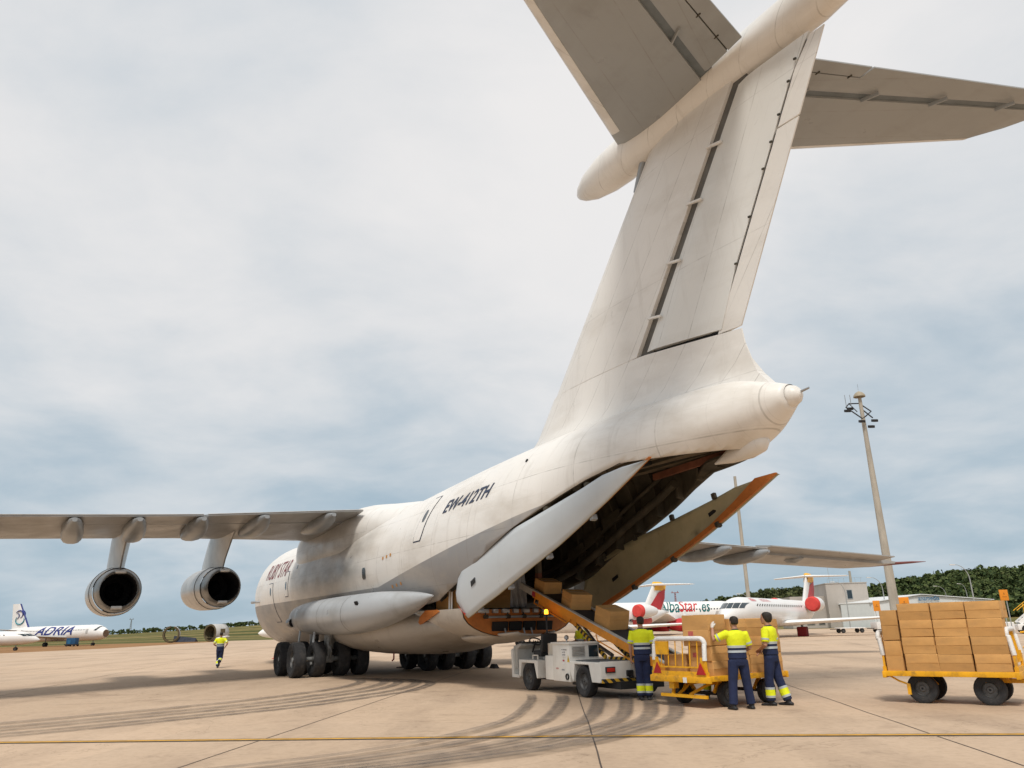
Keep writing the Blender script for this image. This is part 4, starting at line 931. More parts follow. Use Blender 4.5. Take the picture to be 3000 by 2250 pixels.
for s in (-1, 1):
    mb = MB(); bbox(mb, 0, BL-.9, s*.40-.03, s*.40+.03, -.17, .02); fr_ = mb.build('conveyor_side_frame', m_lo, ld, smooth=False)
    mb = MB(); bbox(mb, 0.2, BL, s*.385-.045, s*.385+.045, .021, .05); mb.build('frame_capping', m_grey, fr_, smooth=False)
    mb = MB(); bbox(mb, BL-.9, BL, s*.40-.03, s*.40+.03, -.14, .02); mb.build('frame_nose', m_grey, fr_, smooth=False)
    mb = MB(); mb.tube([bp(1.0, s*.44, -.30), bp(3.2, s*.44, -.30), bp(3.3, s*.44, -.18)], .016, 6); mb.tube([bp(BL-1.1, s*.44, -.10), bp(BL-1.05, s*.44, -.30), bp(BL-3.0, s*.44, -.32), bp(BL-3.2, s*.44, -.18)], .018, 6); mb.build('hand_rail', m_lo, fr_)
    mb = MB(); bbox(mb, BL-3.4, BL-1.2, s*.36-.02, s*.36+.02, -.30, -.17); mb.build('lower_chord', m_lo, fr_, smooth=False)
for k in range(9):
    mb = MB(); bbox(mb, .5+k*.8, .55+k*.8, -.37, .37, -.16, -.07); mb.build('cross_member', m_lo, conv, smooth=False)
mb = MB(); bbox(mb, BL-1.05, BL-.85, -.435, -.431, -.13, .0); mb.build('red_reflector', M('sticker_red', (.4, .03, .06), .5), conv, smooth=False)
for s in (-1, 1):
    x = BXC+s*.33
    mb = MB(); a_ = bp(4.9, s*.33, -.20); b_ = Vector((x, .35, .86)); d_ = (a_-b_); mb.box((a_+b_)/2, (.05, .10, d_.length), Matrix.Rotation(-math.atan2(d_.y, d_.z), 3, 'X')); mb.build('lift_arm', m_haz, ld, smooth=False)
    mb = MB(); a_ = bp(1.2, s*.33, -.12); b_ = Vector((x, .20, .84)); d_ = (a_-b_); mb.box((a_+b_)/2, (.05, .08, d_.length), Matrix.Rotation(-math.atan2(d_.y, d_.z), 3, 'X')); mb.build('rear_link', m_haz, ld, smooth=False)
mb = MB(); mb.tube([(.72, .1, .82), (.72, .5, .95), (.72, 1.3, 1.45), (.72, 1.9, 1.72), (.55, 2.2, 1.80)], [.10, .12, .12, .10, .08], 10); mb.build('curved_support_arm', m_grey, ld)
mb = MB(); mb.tube([(.15, .4, .9), (.2, 1.2, 1.15), (.25, 2.1, 1.75)], [.05, .05, .035], 10); mb.build('hydraulic_ram', m_steel, ld)

# ------------------------------------------------------------------ cardboard boxes
BOXM = {}
def box_mesh(sx, sy, sz, seed=0, seam='y-'):
    """closed carton: shallow flap joint across the faces that carry flaps, softened edges, slightly bulged"""
    key = (sx, sy, sz, seed % 4, seam)
    if key in BOXM: return BOXM[key]
    rnd = random.Random(seed % 4); bm = bmesh.new(); bmesh.ops.create_cube(bm, size=1)
    for v in bm.verts: v.co = Vector((v.co.x*sx, v.co.y*sy, v.co.z*sz))
    bmesh.ops.bevel(bm, geom=bm.edges[:], offset=.010, segments=2, affect='EDGES', profile=.5)
    bmesh.ops.bisect_plane(bm, geom=bm.verts[:]+bm.edges[:]+bm.faces[:], plane_co=(0, 0, .004), plane_no=(0, 0, 1))
    bmesh.ops.bisect_plane(bm, geom=bm.verts[:]+bm.edges[:]+bm.faces[:], plane_co=(0, 0, -.004), plane_no=(0, 0, 1))
    bmesh.ops.bisect_plane(bm, geom=bm.verts[:]+bm.edges[:]+bm.faces[:], plane_co=(0, 0, 0), plane_no=(0, 0, 1))
    for v in bm.verts:
        if abs(v.co.z) < .005 and abs(v.co.x) < sx*.485 and abs(v.co.y) > sy*.45: v.co.y += math.copysign(.016 if v.co.z > -.002 else .010, v.co.y)   # the flaps bulge out where they meet
        v.co += Vector((rnd.uniform(-1, 1), rnd.uniform(-1, 1), rnd.uniform(-1, 1)))*.005
    me = bpy.data.meshes.new('cardboard_box'); bm.to_mesh(me); bm.free(); me.materials.append(m_card)
    me.polygons.foreach_set('use_smooth', [True]*len(me.polygons)); me.set_sharp_from_angle(angle=R(30)); BOXM[key] = me; return me
m_tape = M('packing_tape', (.40, .25, .13), .35, var=.08)
LASTBOX = [None]
def carton(label, loc, size, rotz, group, seed=0, rot=None, tape='top'):
    t = thing('cardboard_box', label, 'box', loc, rotz, group); LASTBOX[0] = t
    if rot is not None: t.rotation_euler = rot
    put('carton', box_mesh(*size, seed), t, (0, 0, size[2]/2))
    mb = MB(); mb.box((0, 0, size[2]+.001), (size[0]*.98, .055, .004)); mb.build('tape', m_tape, t, smooth=False)
    return t
ldM = Matrix.Translation((2.37, 19.91, 0)) @ Matrix.Rotation(LD_ROT, 4, 'Z')
for k, (t_, sz, nm) in enumerate([(3.35, (.62, .62, .46), 'lowest'), (5.15, (.62, .62, .42), 'middle'), (6.85, (.60, .56, .34), 'topmost')]):
    p_ = ldM @ bp(t_, 0.02, .002); rot = (ldM.to_3x3() @ BR @ RZ([4, -5, 3][k])).to_euler()
    carton(f'brown cardboard box riding the conveyor belt, {nm} of three', p_, sz, 0, 'boxes on the conveyor belt', k+1, rot)

# ------------------------------------------------------------------ baggage carts (local X = length, Y = left, Z = up)
CW = wheel_meshes(.24, .15, .12); CW2 = wheel_meshes(.28, .17, .14)
m_wrap = M('white_foam_wrap', (.72, .71, .69), .7, var=.08, scale=8, bump=.5, bscale=25)
def end_rail(ct, x, y0, y1, z0, z1, lean, bars):
    mb = MB(); n = 6; c = .12; P = [(x, y0, z0+.30)]
    P += [(x+lean*.6, y0, z1-c)]+[(x+lean, y0+c*(1-math.cos(q*math.pi/2/n)), z1-c+c*math.sin(q*math.pi/2/n)) for q in range(n+1)]
    P += [(x+lean, y1-c*(1-math.cos(q*math.pi/2/n)), z1-c+c*math.sin(q*math.pi/2/n)) for q in range(n, -1, -1)]+[(x+lean*.6, y1, z1-c), (x, y1, z0+.30)]
    mb.tube(P, .048, 10); rl = mb.build('end_rail', m_wrap, ct)
    mb = MB(); mb.box((x, (y0+y1)/2, z0+.04), (.07, y1-y0+.12, .10)); mb.box((x+lean*.2, (y0+y1)/2, z0+.17), (.03, y1-y0, .03)); mb.build('rail_base', m_cart, rl, smooth=False)
    for s, y in ((1, y0), (-1, y1)):
        mb = MB(); mb.add([(x-.02, y-s*.05, z0), (x-.02, y+s*.16, z0), (x-.02, y+s*.10, z0+.36), (x-.02, y-s*.03, z0+.36), (x+.02, y-s*.05, z0), (x+.02, y+s*.16, z0), (x+.02, y+s*.10, z0+.36), (x+.02, y-s*.03, z0+.36)], [(0, 1, 2, 3), (4, 5, 6, 7), (0, 1, 5, 4), (1, 2, 6, 5), (2, 3, 7, 6), (3, 0, 4, 7)]); mb.build('corner_gusset', m_cart, rl, smooth=False)
    if bars:
        for q in range(1, 7):
            y = y0+(y1-y0)*q/7; mb = MB(); mb.cyl((x, y, z0+.16), (x+lean, y, z1-.03), .013, n=6); mb.build('rail_bar', m_cart, rl)
    return rl
def cart(label, loc, rotz, L, hw, wx, wm, zd, group):
    ct = thing('baggage_cart', label, 'baggage cart', loc, rotz, group)
    mb = MB(); mb.box((L/2, 0, zd-.025), (L, 2*hw-.02, .05)); mb.build('deck', m_cart, ct, smooth=False)
    for s in (-1, 1):
        mb = MB(); mb.box((L/2, s*(hw-.03), zd-.04), (L+.02, .08, .10), bevel=.01); mb.build('side_beam', m_cart, ct)
    for x in (.02, L-.02):
        mb = MB(); mb.box((x, 0, zd-.06), (.07, 2*hw+.04, .12), bevel=.01); mb.build('end_beam', m_cart, ct)
    r = wm[0].vertices and max(v.co.z for v in wm[0].vertices)
    for k, x in enumerate(wx):
        mb = MB(); mb.cyl((x, -hw+.2, r), (x, hw-.2, r), .035, n=8); ax = mb.build('axle', m_black, ct)
        for s in (-1, 1):
            add_wheel(wm, ct, (x, s*(hw-.22), r))
            mb = MB(); mb.box((x+.05, s*(hw-.38), (r+zd)/2-.03), (.30, .06, .06), RY(50)); mb.box((x-.10, s*(hw-.38), (r+zd)/2-.03), (.30, .05, .05), RY(-50)); mb.build('suspension_arm', m_cart, ax, smooth=False)
    return ct
# cart being unloaded
C1 = (3.24, 16.70, 0); C1R = math.atan2(.57, .82)
c1 = cart('yellow baggage cart with white padded end rail, half loaded beside the belt loader', C1, C1R, 2.42, .80, (.72, 1.95), CW, .60, 'baggage carts')
end_rail(c1, .03, -.70, .70, .60, 1.32, .04, True)
mb = MB(); mb.box((.03, .46, 1.14), (.02, .36, .26)); mb.build('plate', m_cart, c1, smooth=False)
for y in (-.62, .60):
    mb = MB(); mb.add([(-.01, y-.12, .64), (-.01, y+.12, .64), (-.01, y, .86)], [(0, 1, 2)]); rt = mb.build('reflector_triangle', M('red_reflector', (.42, .015, .02), .3, var=.3), c1, smooth=False); rt.modifiers.new('t', 'SOLIDIFY').thickness = .02
mb = MB(); mb.box((.10, 0, .22), (.06, 1.25, .06)); mb.build('tow_bar_lowered', m_cart, c1, smooth=False)
mb = MB(); mb.box((.12, .28, .46), (.14, .14, .22)); mb.tube([(.12, .28, .4), (.16, .34, .30), (.1, .3, .22)], .04, 8); mb.tube([(.16, -.1, .24), (.5, -.3, .42), (.8, -.3, .45)], .03, 8); mb.tube([(.16, .2, .24), (.5, .2, .42), (.8, .1, .45)], .03, 8); mb.build('draw_gear', m_cart, c1)
mb = MB(); mb.box((-.028, -.18, .53), (.004, .1, .1)); mb.build('paper_tag', m_white, c1, smooth=False)
c1M = Matrix.Translation(C1) @ Matrix.Rotation(C1R, 4, 'Z')
bx = [((.50, -.42, .60), (.58, .62, .285), 'bottom one by the end rail'), ((.50, -.42, .885), (.58, .62, .285), 'second up by the end rail'), ((.45, -.38, 1.175), (.62, .62, .60), 'big one on top by the rail'),
      ((1.07, -.43, .60), (.52, .60, .36), 'bottom of second row'), ((1.07, -.43, .96), (.52, .60, .36), 'middle of second row'), ((1.08, -.42, 1.32), (.52, .60, .36), 'top of second row'),
      ((1.62, -.43, .60), (.52, .60, .36), 'bottom, behind the pointing worker'), ((1.62, -.43, .96), (.52, .60, .36), 'middle, behind the pointing worker'), ((1.62, -.42, 1.32), (.52, .60, .36), 'top, behind the pointing worker'),
      ((2.13, -.43, .60), (.52, .60, .38), 'bottom at the far end'), ((2.13, -.43, .98), (.52, .60, .38), 'middle at the far end'), ((2.12, -.42, 1.36), (.52, .60, .30), 'top at the far end'),
      ((.52, .30, .60), (.58, .62, .40), 'aircraft side, by the rail'), ((1.9, .3, .60), (.58, .62, .40), 'aircraft side, behind the worker')]
for k, (p_, sz, lb) in enumerate(bx):
    p = c1M @ Vector(p_); carton(f'brown cardboard box on the half loaded cart, {lb}', p, sz, C1R+R(random.Random(k).uniform(-2.5, 2.5)+(6 if k == 2 else 0)), 'boxes on the half loaded cart', k)
    if k in (1, 2, 5): mb = MB(); mb.box((-sz[0]/2-.004, .12, sz[2]*.4), (.004, .12, .09)); mb.build('printed_label', M('pink_print', (.52, .12, .10), .7, var=.3, scale=20), LASTBOX[0], smooth=False)
# full cart on the right
C2 = (7.33, 16.56, 0); C2R = math.atan2(-.61, .79)
c2M = Matrix.Translation(C2) @ Matrix.Rotation(C2R, 4, 'Z') @ Matrix.Translation((0, .62, 0))
c2 = cart('yellow baggage cart at the right stacked full of cardboard boxes', c2M.translation, C2R, 2.34, .64, (.64, 1.80), CW2, .60, 'baggage carts')
end_rail(c2, .03, -.52, .52, .60, 1.34, -.05, True); end_rail(c2, 2.31, -.52, .52, .60, 1.36, -.06, True)
mb = MB(); mb.box((1.86, 0, .46), (.5, .5, .05)); mb.revolve([(0, .30), (.06, .30)], (1.86, 0, .48), (0, 0, 1), 20, True); tt = mb.build('turntable', m_cart, c2, angle=30)
mb = MB(); mb.box((2.25, 0, .42), (.95, .10, .08)); mb.box((2.78, 0, .42), (.22, .14, .1)); mb.build('draw_bar', m_cart, tt, smooth=False)
mb = MB(); mb.box((2.6, -.04, .50), (.14, .08, .10), bevel=.02); mb.build('coupling_cover', M('red_coupling', (.45, .03, .05), .5), tt)
mb = MB(); mb.tube([(2.46, -.3, 1.30), (2.68, -.3, 1.32), (2.68, -.3, 1.05), (2.46, -.3, 1.03)], .02, 6); mb.build('side_hook', m_cart, c2)
mb = MB(); mb.tube([(.1, -.5, .5), (.25, -.55, .42), (.42, -.56, .36)], .02, 6); mb.box((.42, -.56, .27), (.06, .05, .20)); mb.build('brake_lever', m_cart, c2, smooth=False)
rows = ['bottom row', 'second row from the bottom', 'third row from the bottom', 'top row']; cols = ['left', 'middle', 'right']
for r_ in range(4):
    for q in range(3):
        p = c2M @ Vector((.44+.605*(q+.5)+random.Random(r_*3+q).uniform(-.008, .008), -.64+.22+.012*r_, .602+.322*r_))
        carton(f'brown cardboard box on the full right cart, {rows[r_]}, {cols[q]} column', p, (.592, .44, .318), C2R+R(random.Random(r_*7+q).uniform(-1.2, 1.2)), 'boxes on the full right cart', r_*3+q)
        p = c2M @ Vector((.44+.605*(q+.5), .08, .602+.322*r_))
        if r_ == 3: carton(f'brown cardboard box on the full right cart, back top row, {cols[q]} column', p, (.592, .44, .318), C2R, 'boxes on the full right cart', r_+q)
for r_ in range(2):
    p = c2M @ Vector((.255, -.40, .602+.585*r_)); t = carton(f'upright cardboard box at the left end of the full right cart, {["lower", "upper"][r_]} one', p, (.32, .44, .58), C2R+R(-1+r_*2), 'boxes on the full right cart', r_+5)

# ------------------------------------------------------------------ small things on the apron
def cone(label, loc, s=1.0):
    t = thing('traffic_cone', label, 'traffic cone', loc)
    mb = MB(); mb.revolve([(.03, .14), (.70, .03), (.71, .001)], (0, 0, 0), (0, 0, 1), 18); mb.build('cone_body', M('cone_red', (.55, .03, .03), .5, var=.1), t)
    mb = MB(); mb.box((0, 0, .018), (.38, .38, .03), bevel=.01); mb.build('cone_base', M('cone_red', (.55, .03, .03)), t)
    mb = MB(); mb.revolve([(.36, .089), (.50, .068)], (0, 0, 0), (0, 0, 1), 18); mb.build('reflective_band', m_white, t)
cone('red and white traffic cone standing beyond the main wheels', (-16.35, 54.5, .01))
t = thing('wheel_chock', 'black wheel chock behind the rightmost main wheel', 'wheel chock', (-1.05, 34.1, .012), R(-60))
mb = MB(); prism(mb, [(-.14, 0), (.14, 0), (.03, .17), (-.03, .17)], -.22, .22); bevel_obj(mb.build('rubber_block', m_rubber, t, smooth=False))
mb = MB(); mb.tube([(-.23, 0, .05), (-.30, .04, .10), (-.30, -.04, .10), (-.23, -.02, .05)], .012, 6); mb.build('rope_loop', m_white, t)
t = thing('tow_pole', 'thin dark pole lying on the concrete left of the wheels', 'pole', (-12.7, 44.4, .02), R(4))
mb = MB(); mb.cyl((0, 0, .04), (3.4, 0, .04), .035, n=8); mb.build('shaft', m_black, t); mb = MB(); mb.box((-.05, 0, .07), (.3, .22, .14), bevel=.03); mb.build('head', m_black, t)
t = thing('ground_cable', 'dark looped cable lying under the aircraft belly', 'cable', (-5.2, 36.5, .02))
mb = MB(); mb.tube([(-.3, 0, .02), (0, .1, .02), (.2, 0, .9), (.22, 0, 1.1)], .025, 6); mb.tube([(-.2, .1, .02), (.6, .2, .03), (1.3, .1, .05), (1.7, 0, .34), (2.1, .1, .12), (2.5, .3, .02)], .03, 6); mb.build('cable_run', M('cable_brown', (.08, .04, .035), .7), t)
# ------------------------------------------------------------------ cargo in the hold
ilM = Matrix.Translation(IL_O) @ Matrix.Rotation(IL_ROT, 4, 'Z')
for k, (p_, sz, lb) in enumerate([((6.9, -1.25, 2.2), (.95, .62, .62), 'large brown carton inside the hold behind the pod tip'), ((8.0, -1.2, 2.2), (.7, .62, .72), 'brown carton on the ramp behind the open door leaf'), ((6.6, .4, 2.2), (.8, 1.4, .9), 'dark stack of cartons in the middle of the ramp')]):
    carton(lb, ilM @ Vector(p_), sz, IL_ROT, 'cartons in the hold', k)
t = thing('tie_down_rack', 'pair of white upright tie-down bars beside the ramp edge', 'tie-down bars', ilM @ Vector((7.75, -1.72, 2.2)), IL_ROT)
for d in (0, .16): mb = MB(); mb.cyl((d, 0, 0), (d+.02, 0, .58), .03, n=8); mb.build('bar', m_white, t)
t = thing('plastic_sheet', 'pale grey plastic sheet hanging inside the hold above the conveyor', 'sheet', ilM @ Vector((8.4, .35, 2.2)), IL_ROT)
mb = MB(); rings = []
for i in range(9):
    z = 1.25*i/8; w = .30-.10*(i/8)**2; rings.append([(.05*math.sin(6*q/12*math.pi+i*.3)*(1-i/12), -w+2*w*q/12, z) for q in range(13)])
mb.loft(rings, cap=False, closed=False); sh = mb.build('film', M('plastic_film', (.36, .36, .37), .4, var=.2, scale=4), t); sh.modifiers.new('t', 'SOLIDIFY').thickness = .01
# ------------------------------------------------------------------ people (local -Y is behind them: they face +Y)
m_skinp = M('human_skin', (.42, .22, .145), .55, var=.10, scale=6)
m_hiv = M('hi_vis_yellow', (.74, .80, .012), .75, var=.10, scale=7, bump=1.0, bscale=7)
m_navyc = M('navy_cloth', (.012, .020, .062), .85, var=.25, scale=8, bump=1.0, bscale=7)
m_refl = M('reflective_tape', (.46, .50, .52), .35, .2, var=.08)
m_boot = M('black_leather_boot', (.018, .018, .020), .55, var=.3)
m_hair = M('dark_hair', (.022, .016, .012), .6, var=.4, scale=30, bump=.6, bscale=60)
m_glove = M('white_glove', (.62, .60, .57), .8, var=.1)
def ell(c, rx, ry, n=16, rot=0.0):
    c = Vector(c); return [c+Vector((rx*math.cos(2*math.pi*i/n+rot), ry*math.sin(2*math.pi*i/n+rot), 0)) for i in range(n)]
def remesh(mb, name, mat, parent, vox, sm=4):
    o = mb.build(name, mat, None); r = o.modifiers.new('r', 'REMESH'); r.mode = 'VOXEL'; r.voxel_size = vox; r.use_smooth_shade = True
    s = o.modifiers.new('s', 'SMOOTH'); s.iterations = sm; s.factor = .5
    dg = bpy.context.evaluated_depsgraph_get(); dg.update(); me = bpy.data.meshes.new_from_object(o.evaluated_get(dg)); bpy.data.objects.remove(o)
    me.name = name; me.materials.clear(); me.materials.append(mat); me.polygons.foreach_set('use_smooth', [True]*len(me.polygons)); return put(name, me, parent)
def seg(a, b, t): return Vector(a).lerp(Vector(b), t)
TOR = [(.84, .150, .115, 0), (.93, .172, .128, 0), (1.02, .160, .118, 0), (1.10, .150, .110, 0), (1.22, .165, .115, 0), (1.34, .188, .122, -.005), (1.42, .192, .112, -.01), (1.47, .150, .092, -.012), (1.505, .085, .072, -.01)]
def hand(mb, wrist, d, palm, thumb_side, curl):
    """palm, four unequal bent fingers and a thumb; d = direction of the forearm, palm = palm normal"""
    d = Vector(d).normalized(); palm = Vector(palm); palm = (palm-d*palm.dot(d)).normalized(); side = d.cross(palm).normalized()*thumb_side; w = Vector(wrist)
    rings = []
    for t, a_, b_ in ((0, .026, .020), (.03, .034, .017), (.07, .041, .016), (.095, .040, .014)):
        rings.append([w+d*t+side*a_*math.cos(q*math.pi/5)+palm*b_*math.sin(q*math.pi/5) for q in range(10)])
    mb.loft(rings)
    for k, (off, ln) in enumerate(((.031, .072), (.011, .082), (-.010, .076), (-.030, .060))):
        p = w+d*.085+side*off; c = R(curl); pts = [p]; ang = 0; dirv = d
        for j, fr in enumerate((.45, .32, .23)):
            ang += c*(.7, 1.0, .7)[j]; dirv = (d*math.cos(ang)+palm*math.sin(ang)); p = p+dirv*ln*fr; pts.append(p)
        mb.tube(pts, [.0098, .0092, .0085, .007], 8)
    p = w+d*.03+side*.030; mb.tube([p, p+(d*.6+side*.75+palm*.2).normalized()*.035, p+(d*.6+side*.75+palm*.2).normalized()*.035+(d*.9+side*.2+palm*.4).normalized()*.032], [.013, .011, .008], 8)
def person(label, loc, rotz, arms, legs, head_turn=0.0, bands=True, hair='short', scale=1.0, glove=None, vest=False, lean=0.0, group=None):
    t = thing('person', label, 'person', loc, rotz, group); t.scale = (scale,)*3
    T = Matrix.Rotation(-R(lean), 4, 'X')      # lean forwards about the feet line for the runner
    def pt(v): return v
    # --- skin: one continuous figure
    b = MB(); b.loft([ell((0, y, z), rx-.012, ry-.012) for z, rx, ry, y in TOR]); b.tube([(0, -.008, 1.46), (0, .0, 1.53), (0, .015, 1.60)], [.064, .057, .056], 12)
    hc = Vector((0, .02, 1.67)); ht = RZ(head_turn)
    hr = []
    for z, rx, ry, y in ((-.115, .030, .040, .045), (-.095, .050, .066, .028), (-.06, .063, .082, .012), (-.02, .071, .093, .003), (.02, .076, .098, -.002), (.06, .073, .095, -.004), (.09, .058, .078, -.006), (.112, .030, .042, -.008)):
        hr.append([hc+ht @ Vector((rx*math.cos(2*math.pi*i/16), y+ry*math.sin(2*math.pi*i/16), z)) for i in range(16)])
    b.loft(hr); b.tube([hc+ht @ Vector((0, .085, .015)), hc+ht @ Vector((0, .108, -.022)), hc+ht @ Vector((0, .095, -.036))], [.009, .015, .012], 8)
    b.tube([hc+ht @ Vector((-.022, .083, -.064)), hc+ht @ Vector((0, .091, -.064)), hc+ht @ Vector((.022, .083, -.064))], [.006, .010, .006], 6)
    for s in (-1, 1): b.loft([[hc+ht @ Vector((s*(.074+.012*(k)), -.005+.017*math.cos(q*math.pi/4)-.008*k, -.005+.032*math.sin(q*math.pi/4))) for q in range(8)] for k in (0, 1)])
    for (sh, el, wr), s in zip(arms, (-1, 1)):
        b.tube([(s*.12, -.01, 1.42), sh, seg(sh, el, .5), el, seg(el, wr, .35), wr], [.055, .056, .047, .041, .040, .026], 12)
        d = (Vector(wr)-Vector(el)); hand(b, wr, d, (-s*.8, .5, 0) if abs(d.normalized().z) > .6 else (0, .2, -1), -1 if s < 0 else 1, 22)
    for (hp, kn, an), s in zip(legs, (-1, 1)): b.tube([hp, seg(hp, kn, .4), kn, seg(kn, an, .3), an], [.088, .078, .052, .052, .036], 12)
    remesh(b, 'body', m_skinp, t, .0085, 3)
    for s in (-1, 1):
        e = MB(); c = hc+ht @ Vector((s*.032, .088, .012)); e.revolve([(-.008, .001), (-.006, .008), (0, .010), (.005, .007), (.007, .001)], c, ht @ Vector((0, 1, 0)), 10); e.build('eye', m_black, t)
    # --- hair
    h = MB(); top = 1.02 if hair == 'short' else 1.13; rings = []
    for z, k in ((-.075 if hair != 'short' else -.05, .72), (-.02, 1.03), (.03, 1.07), (.075, 1.05), (.105, .78), (.122, .32)):
        rx, ry = .079*k*(1 if hair == 'short' else 1.14), .101*k*(1 if hair == 'short' else 1.1); rings.append([hc+ht @ Vector((rx*math.cos(2*math.pi*i/16), -.016+ry*math.sin(2*math.pi*i/16)*(.80 if math.sin(2*math.pi*i/16) > 0 else 1), z*(1 if hair == 'short' else 1.06)-.006+(.045*max(0, math.sin(2*math.pi*i/16)) if z < .06 else 0))) for i in range(16)])
    h.loft(rings); remesh(h, 'hair', m_hair, t, .010, 1)
    # --- shirt: yellow yoke, navy lower part, two reflective bands
    def tor(z0, z1, inf): return [ell((0, lerp([(q[0], q[3]) for q in TOR], z), z), lerp([(q[0], q[1]) for q in TOR], z)+inf+.012*max(0, 1-abs(z-1.08)/.16), lerp([(q[0], q[2]) for q in TOR], z)+inf, 24) for z in [z0+(z1-z0)*i/10 for i in range(11)]]
    s_ = MB(); s_.loft(tor(1.175, 1.50, .024)); s_.tube([(0, -.010, 1.46), (0, -.004, 1.525)], [.074, .068], 12)
    for (sh, el, wr), s in zip(arms, (-1, 1)): s_.tube([(s*.10, -.01, 1.40), sh, seg(sh, el, .55), seg(sh, el, .80)], [.080, .083, .076, .078], 14)
    shirt = remesh(s_, 'shirt', m_hiv, t, .013, 3)
    low = MB(); low.loft(tor(.955, 1.178, .026)); remesh(low, 'shirt_lower', m_navyc, t, .014, 2)
    for z0, z1 in ((1.165, 1.212), (1.075, 1.12)):
        q = MB(); q.loft(tor(z0, z1, .033)); q.build('reflective_band', m_refl, shirt, angle=50)
    col = MB(); col.tube([(.062*math.cos(2*math.pi*i/14), -.006+.066*math.sin(2*math.pi*i/14), 1.512+.012*math.cos(2*math.pi*i/14+1.57)) for i in range(15)], .014, 8); col.build('collar', m_navyc, shirt)
    for (sh, el, wr), s in zip(arms, (-1, 1)):
        q = MB(); q.tube([seg(sh, el, .55), seg(sh, el, .67)], [.083, .083], 14); q.build('sleeve_band', m_refl, shirt)
        if glove and glove[0 if s < 0 else 1]:
            g = MB(); d = Vector(wr)-Vector(el)
            hand(g, Vector(wr), d*1, (-s*.8, .5, 0) if abs(d.normalized().z) > .6 else (0, .2, -1), -1 if s < 0 else 1, 20)
            gl = remesh(g, 'glove', m_glove if glove[0 if s < 0 else 1] == 'w' else m_boot, t, .006, 0)
            dm = gl.modifiers.new('d', 'DISPLACE'); dm.strength = .007; dm.mid_level = 0
    # --- trousers
    p_ = MB(); p_.loft([ell((0, 0, z), rx, ry) for z, rx, ry in ((.82, .165, .13), (.90, .188, .145), (1.0, .176, .134), (1.03, .170, .128))])
    for hp, kn, an in legs: p_.tube([Vector(hp)+Vector((0, 0, .02)), seg(hp, kn, .35), kn, seg(kn, an, .5), seg(kn, an, .98)], [.110, .106, .092, .088, .090], 14)
    tr = remesh(p_, 'trousers', m_navyc, t, .014, 3)
    belt = MB(); belt.loft([ell((0, 0, z), .177, .135, 20) for z in (.985, 1.02)]); belt.build('belt', m_black, tr)
    for hp, kn, an in legs:
        if bands:
            for f0, f1, m, o in ((.36, .46, m_refl, .004), (.46, .74, m_hiv, .002), (.74, .84, m_refl, .004)):
                q = MB(); q.tube([seg(kn, an, f0), seg(kn, an, f1)], [.093+o, .093+o], 16); q.build('leg_band', m, tr)
    for (hp, kn, an), s in zip(legs, (-1, 1)):
        bt = MB(); a = Vector(an); f = Vector((s*.10, 1, 0)).normalized(); dn = Vector((0, 0, -1))
        k = a.z-.085 > .05
        if k: f = Vector((0, .15, -1)).normalized(); dn = Vector((0, -1, -.2)).normalized()
        sd = f.cross(dn).normalized()
        bt.tube([a+(-dn)*.06, a+dn*.03], [.060, .058], 12)
        rings = []
        for u, w_, hh in ((-.10, .036, .045), (-.07, .048, .06), (0, .052, .07), (.08, .054, .052), (.155, .055, .042), (.195, .040, .032), (.215, .016, .018)):
            c = a+f*u+dn*(.085-hh/2-.002); rings.append([c+sd*w_*math.cos(q*math.pi/6)+dn*hh/1.7*math.sin(q*math.pi/6) for q in range(12)])
        bt.loft(rings); remesh(bt, 'boot', m_boot, t, .012, 1)
    return t
SH = 1.425
stand = [((-.10, 0, .90), (-.115, .02, .49), (-.12, 0, .085)), ((.10, 0, .90), (.115, .02, .49), (.13, .02, .085))]
def arm_dn(s, fw=.05): return ((s*.205, -.01, SH), (s*.255, -.02+fw*.2, 1.14), (s*.255, .03+fw, .89))
# 1: beside the conveyor, back to us, gloves on
person('worker in yellow and navy uniform standing with arms down beside the conveyor', (2.79, 18.44, .01), R(-8), [arm_dn(-1, .04), arm_dn(1, .10)], [((-.09, 0, .90), (-.085, .02, .49), (-.08, 0, .085)), ((.09, 0, .90), (.09, .03, .49), (.09, .03, .085))], 18, True, 'short', 1.0, (None, 'b'), group='ramp workers')
# 2: pointing up with the left hand, plain navy trousers
person('worker raising a gloved left hand, seen from behind, plain navy trousers', (4.29, 16.03, .01), R(10), [((-.205, -.01, 1.44), (-.43, .12, 1.33), (-.37, .26, 1.56)), ((.205, -.01, SH), (.29, .0, 1.15), (.22, .24, 1.08))], [((-.10, 0, .90), (-.15, .02, .49), (-.19, 0, .085)), ((.10, 0, .90), (.15, .02, .49), (.20, .02, .085))], 8, False, 'short', .965, ('w', None), group='ramp workers')
# 3: dark haired, side-on, hands joined in front
person('dark haired worker seen side-on with folded hands at the far end of the cart', (5.13, 16.62, .01), R(52), [((-.205, -.01, SH), (-.26, -.01, 1.15), (-.06, .20, 1.06)), ((.205, -.01, SH), (.25, -.03, 1.15), (.04, .19, 1.02))], [((-.09, 0, .90), (-.10, .06, .49), (-.10, .06, .085)), ((.10, 0, .90), (.11, -.06, .50), (.12, -.20, .085))], 18, True, 'long', 1.0, group='ramp workers')
# runner
person('running worker in yellow shirt far off on the apron under the wing', (-15.5, 42.0, .01), R(14), [((-.205, -.01, SH), (-.33, -.09, 1.18), (-.21, .12, 1.08)), ((.205, -.01, SH), (.36, -.14, 1.2), (.24, .02, 1.02))], [((-.09, 0, .90), (-.08, .12, .50), (-.05, -.06, .085)), ((.09, 0, .90), (.07, .04, .49), (.03, -.30, .30))], 0, True, 'short', .98, group='ramp workers')
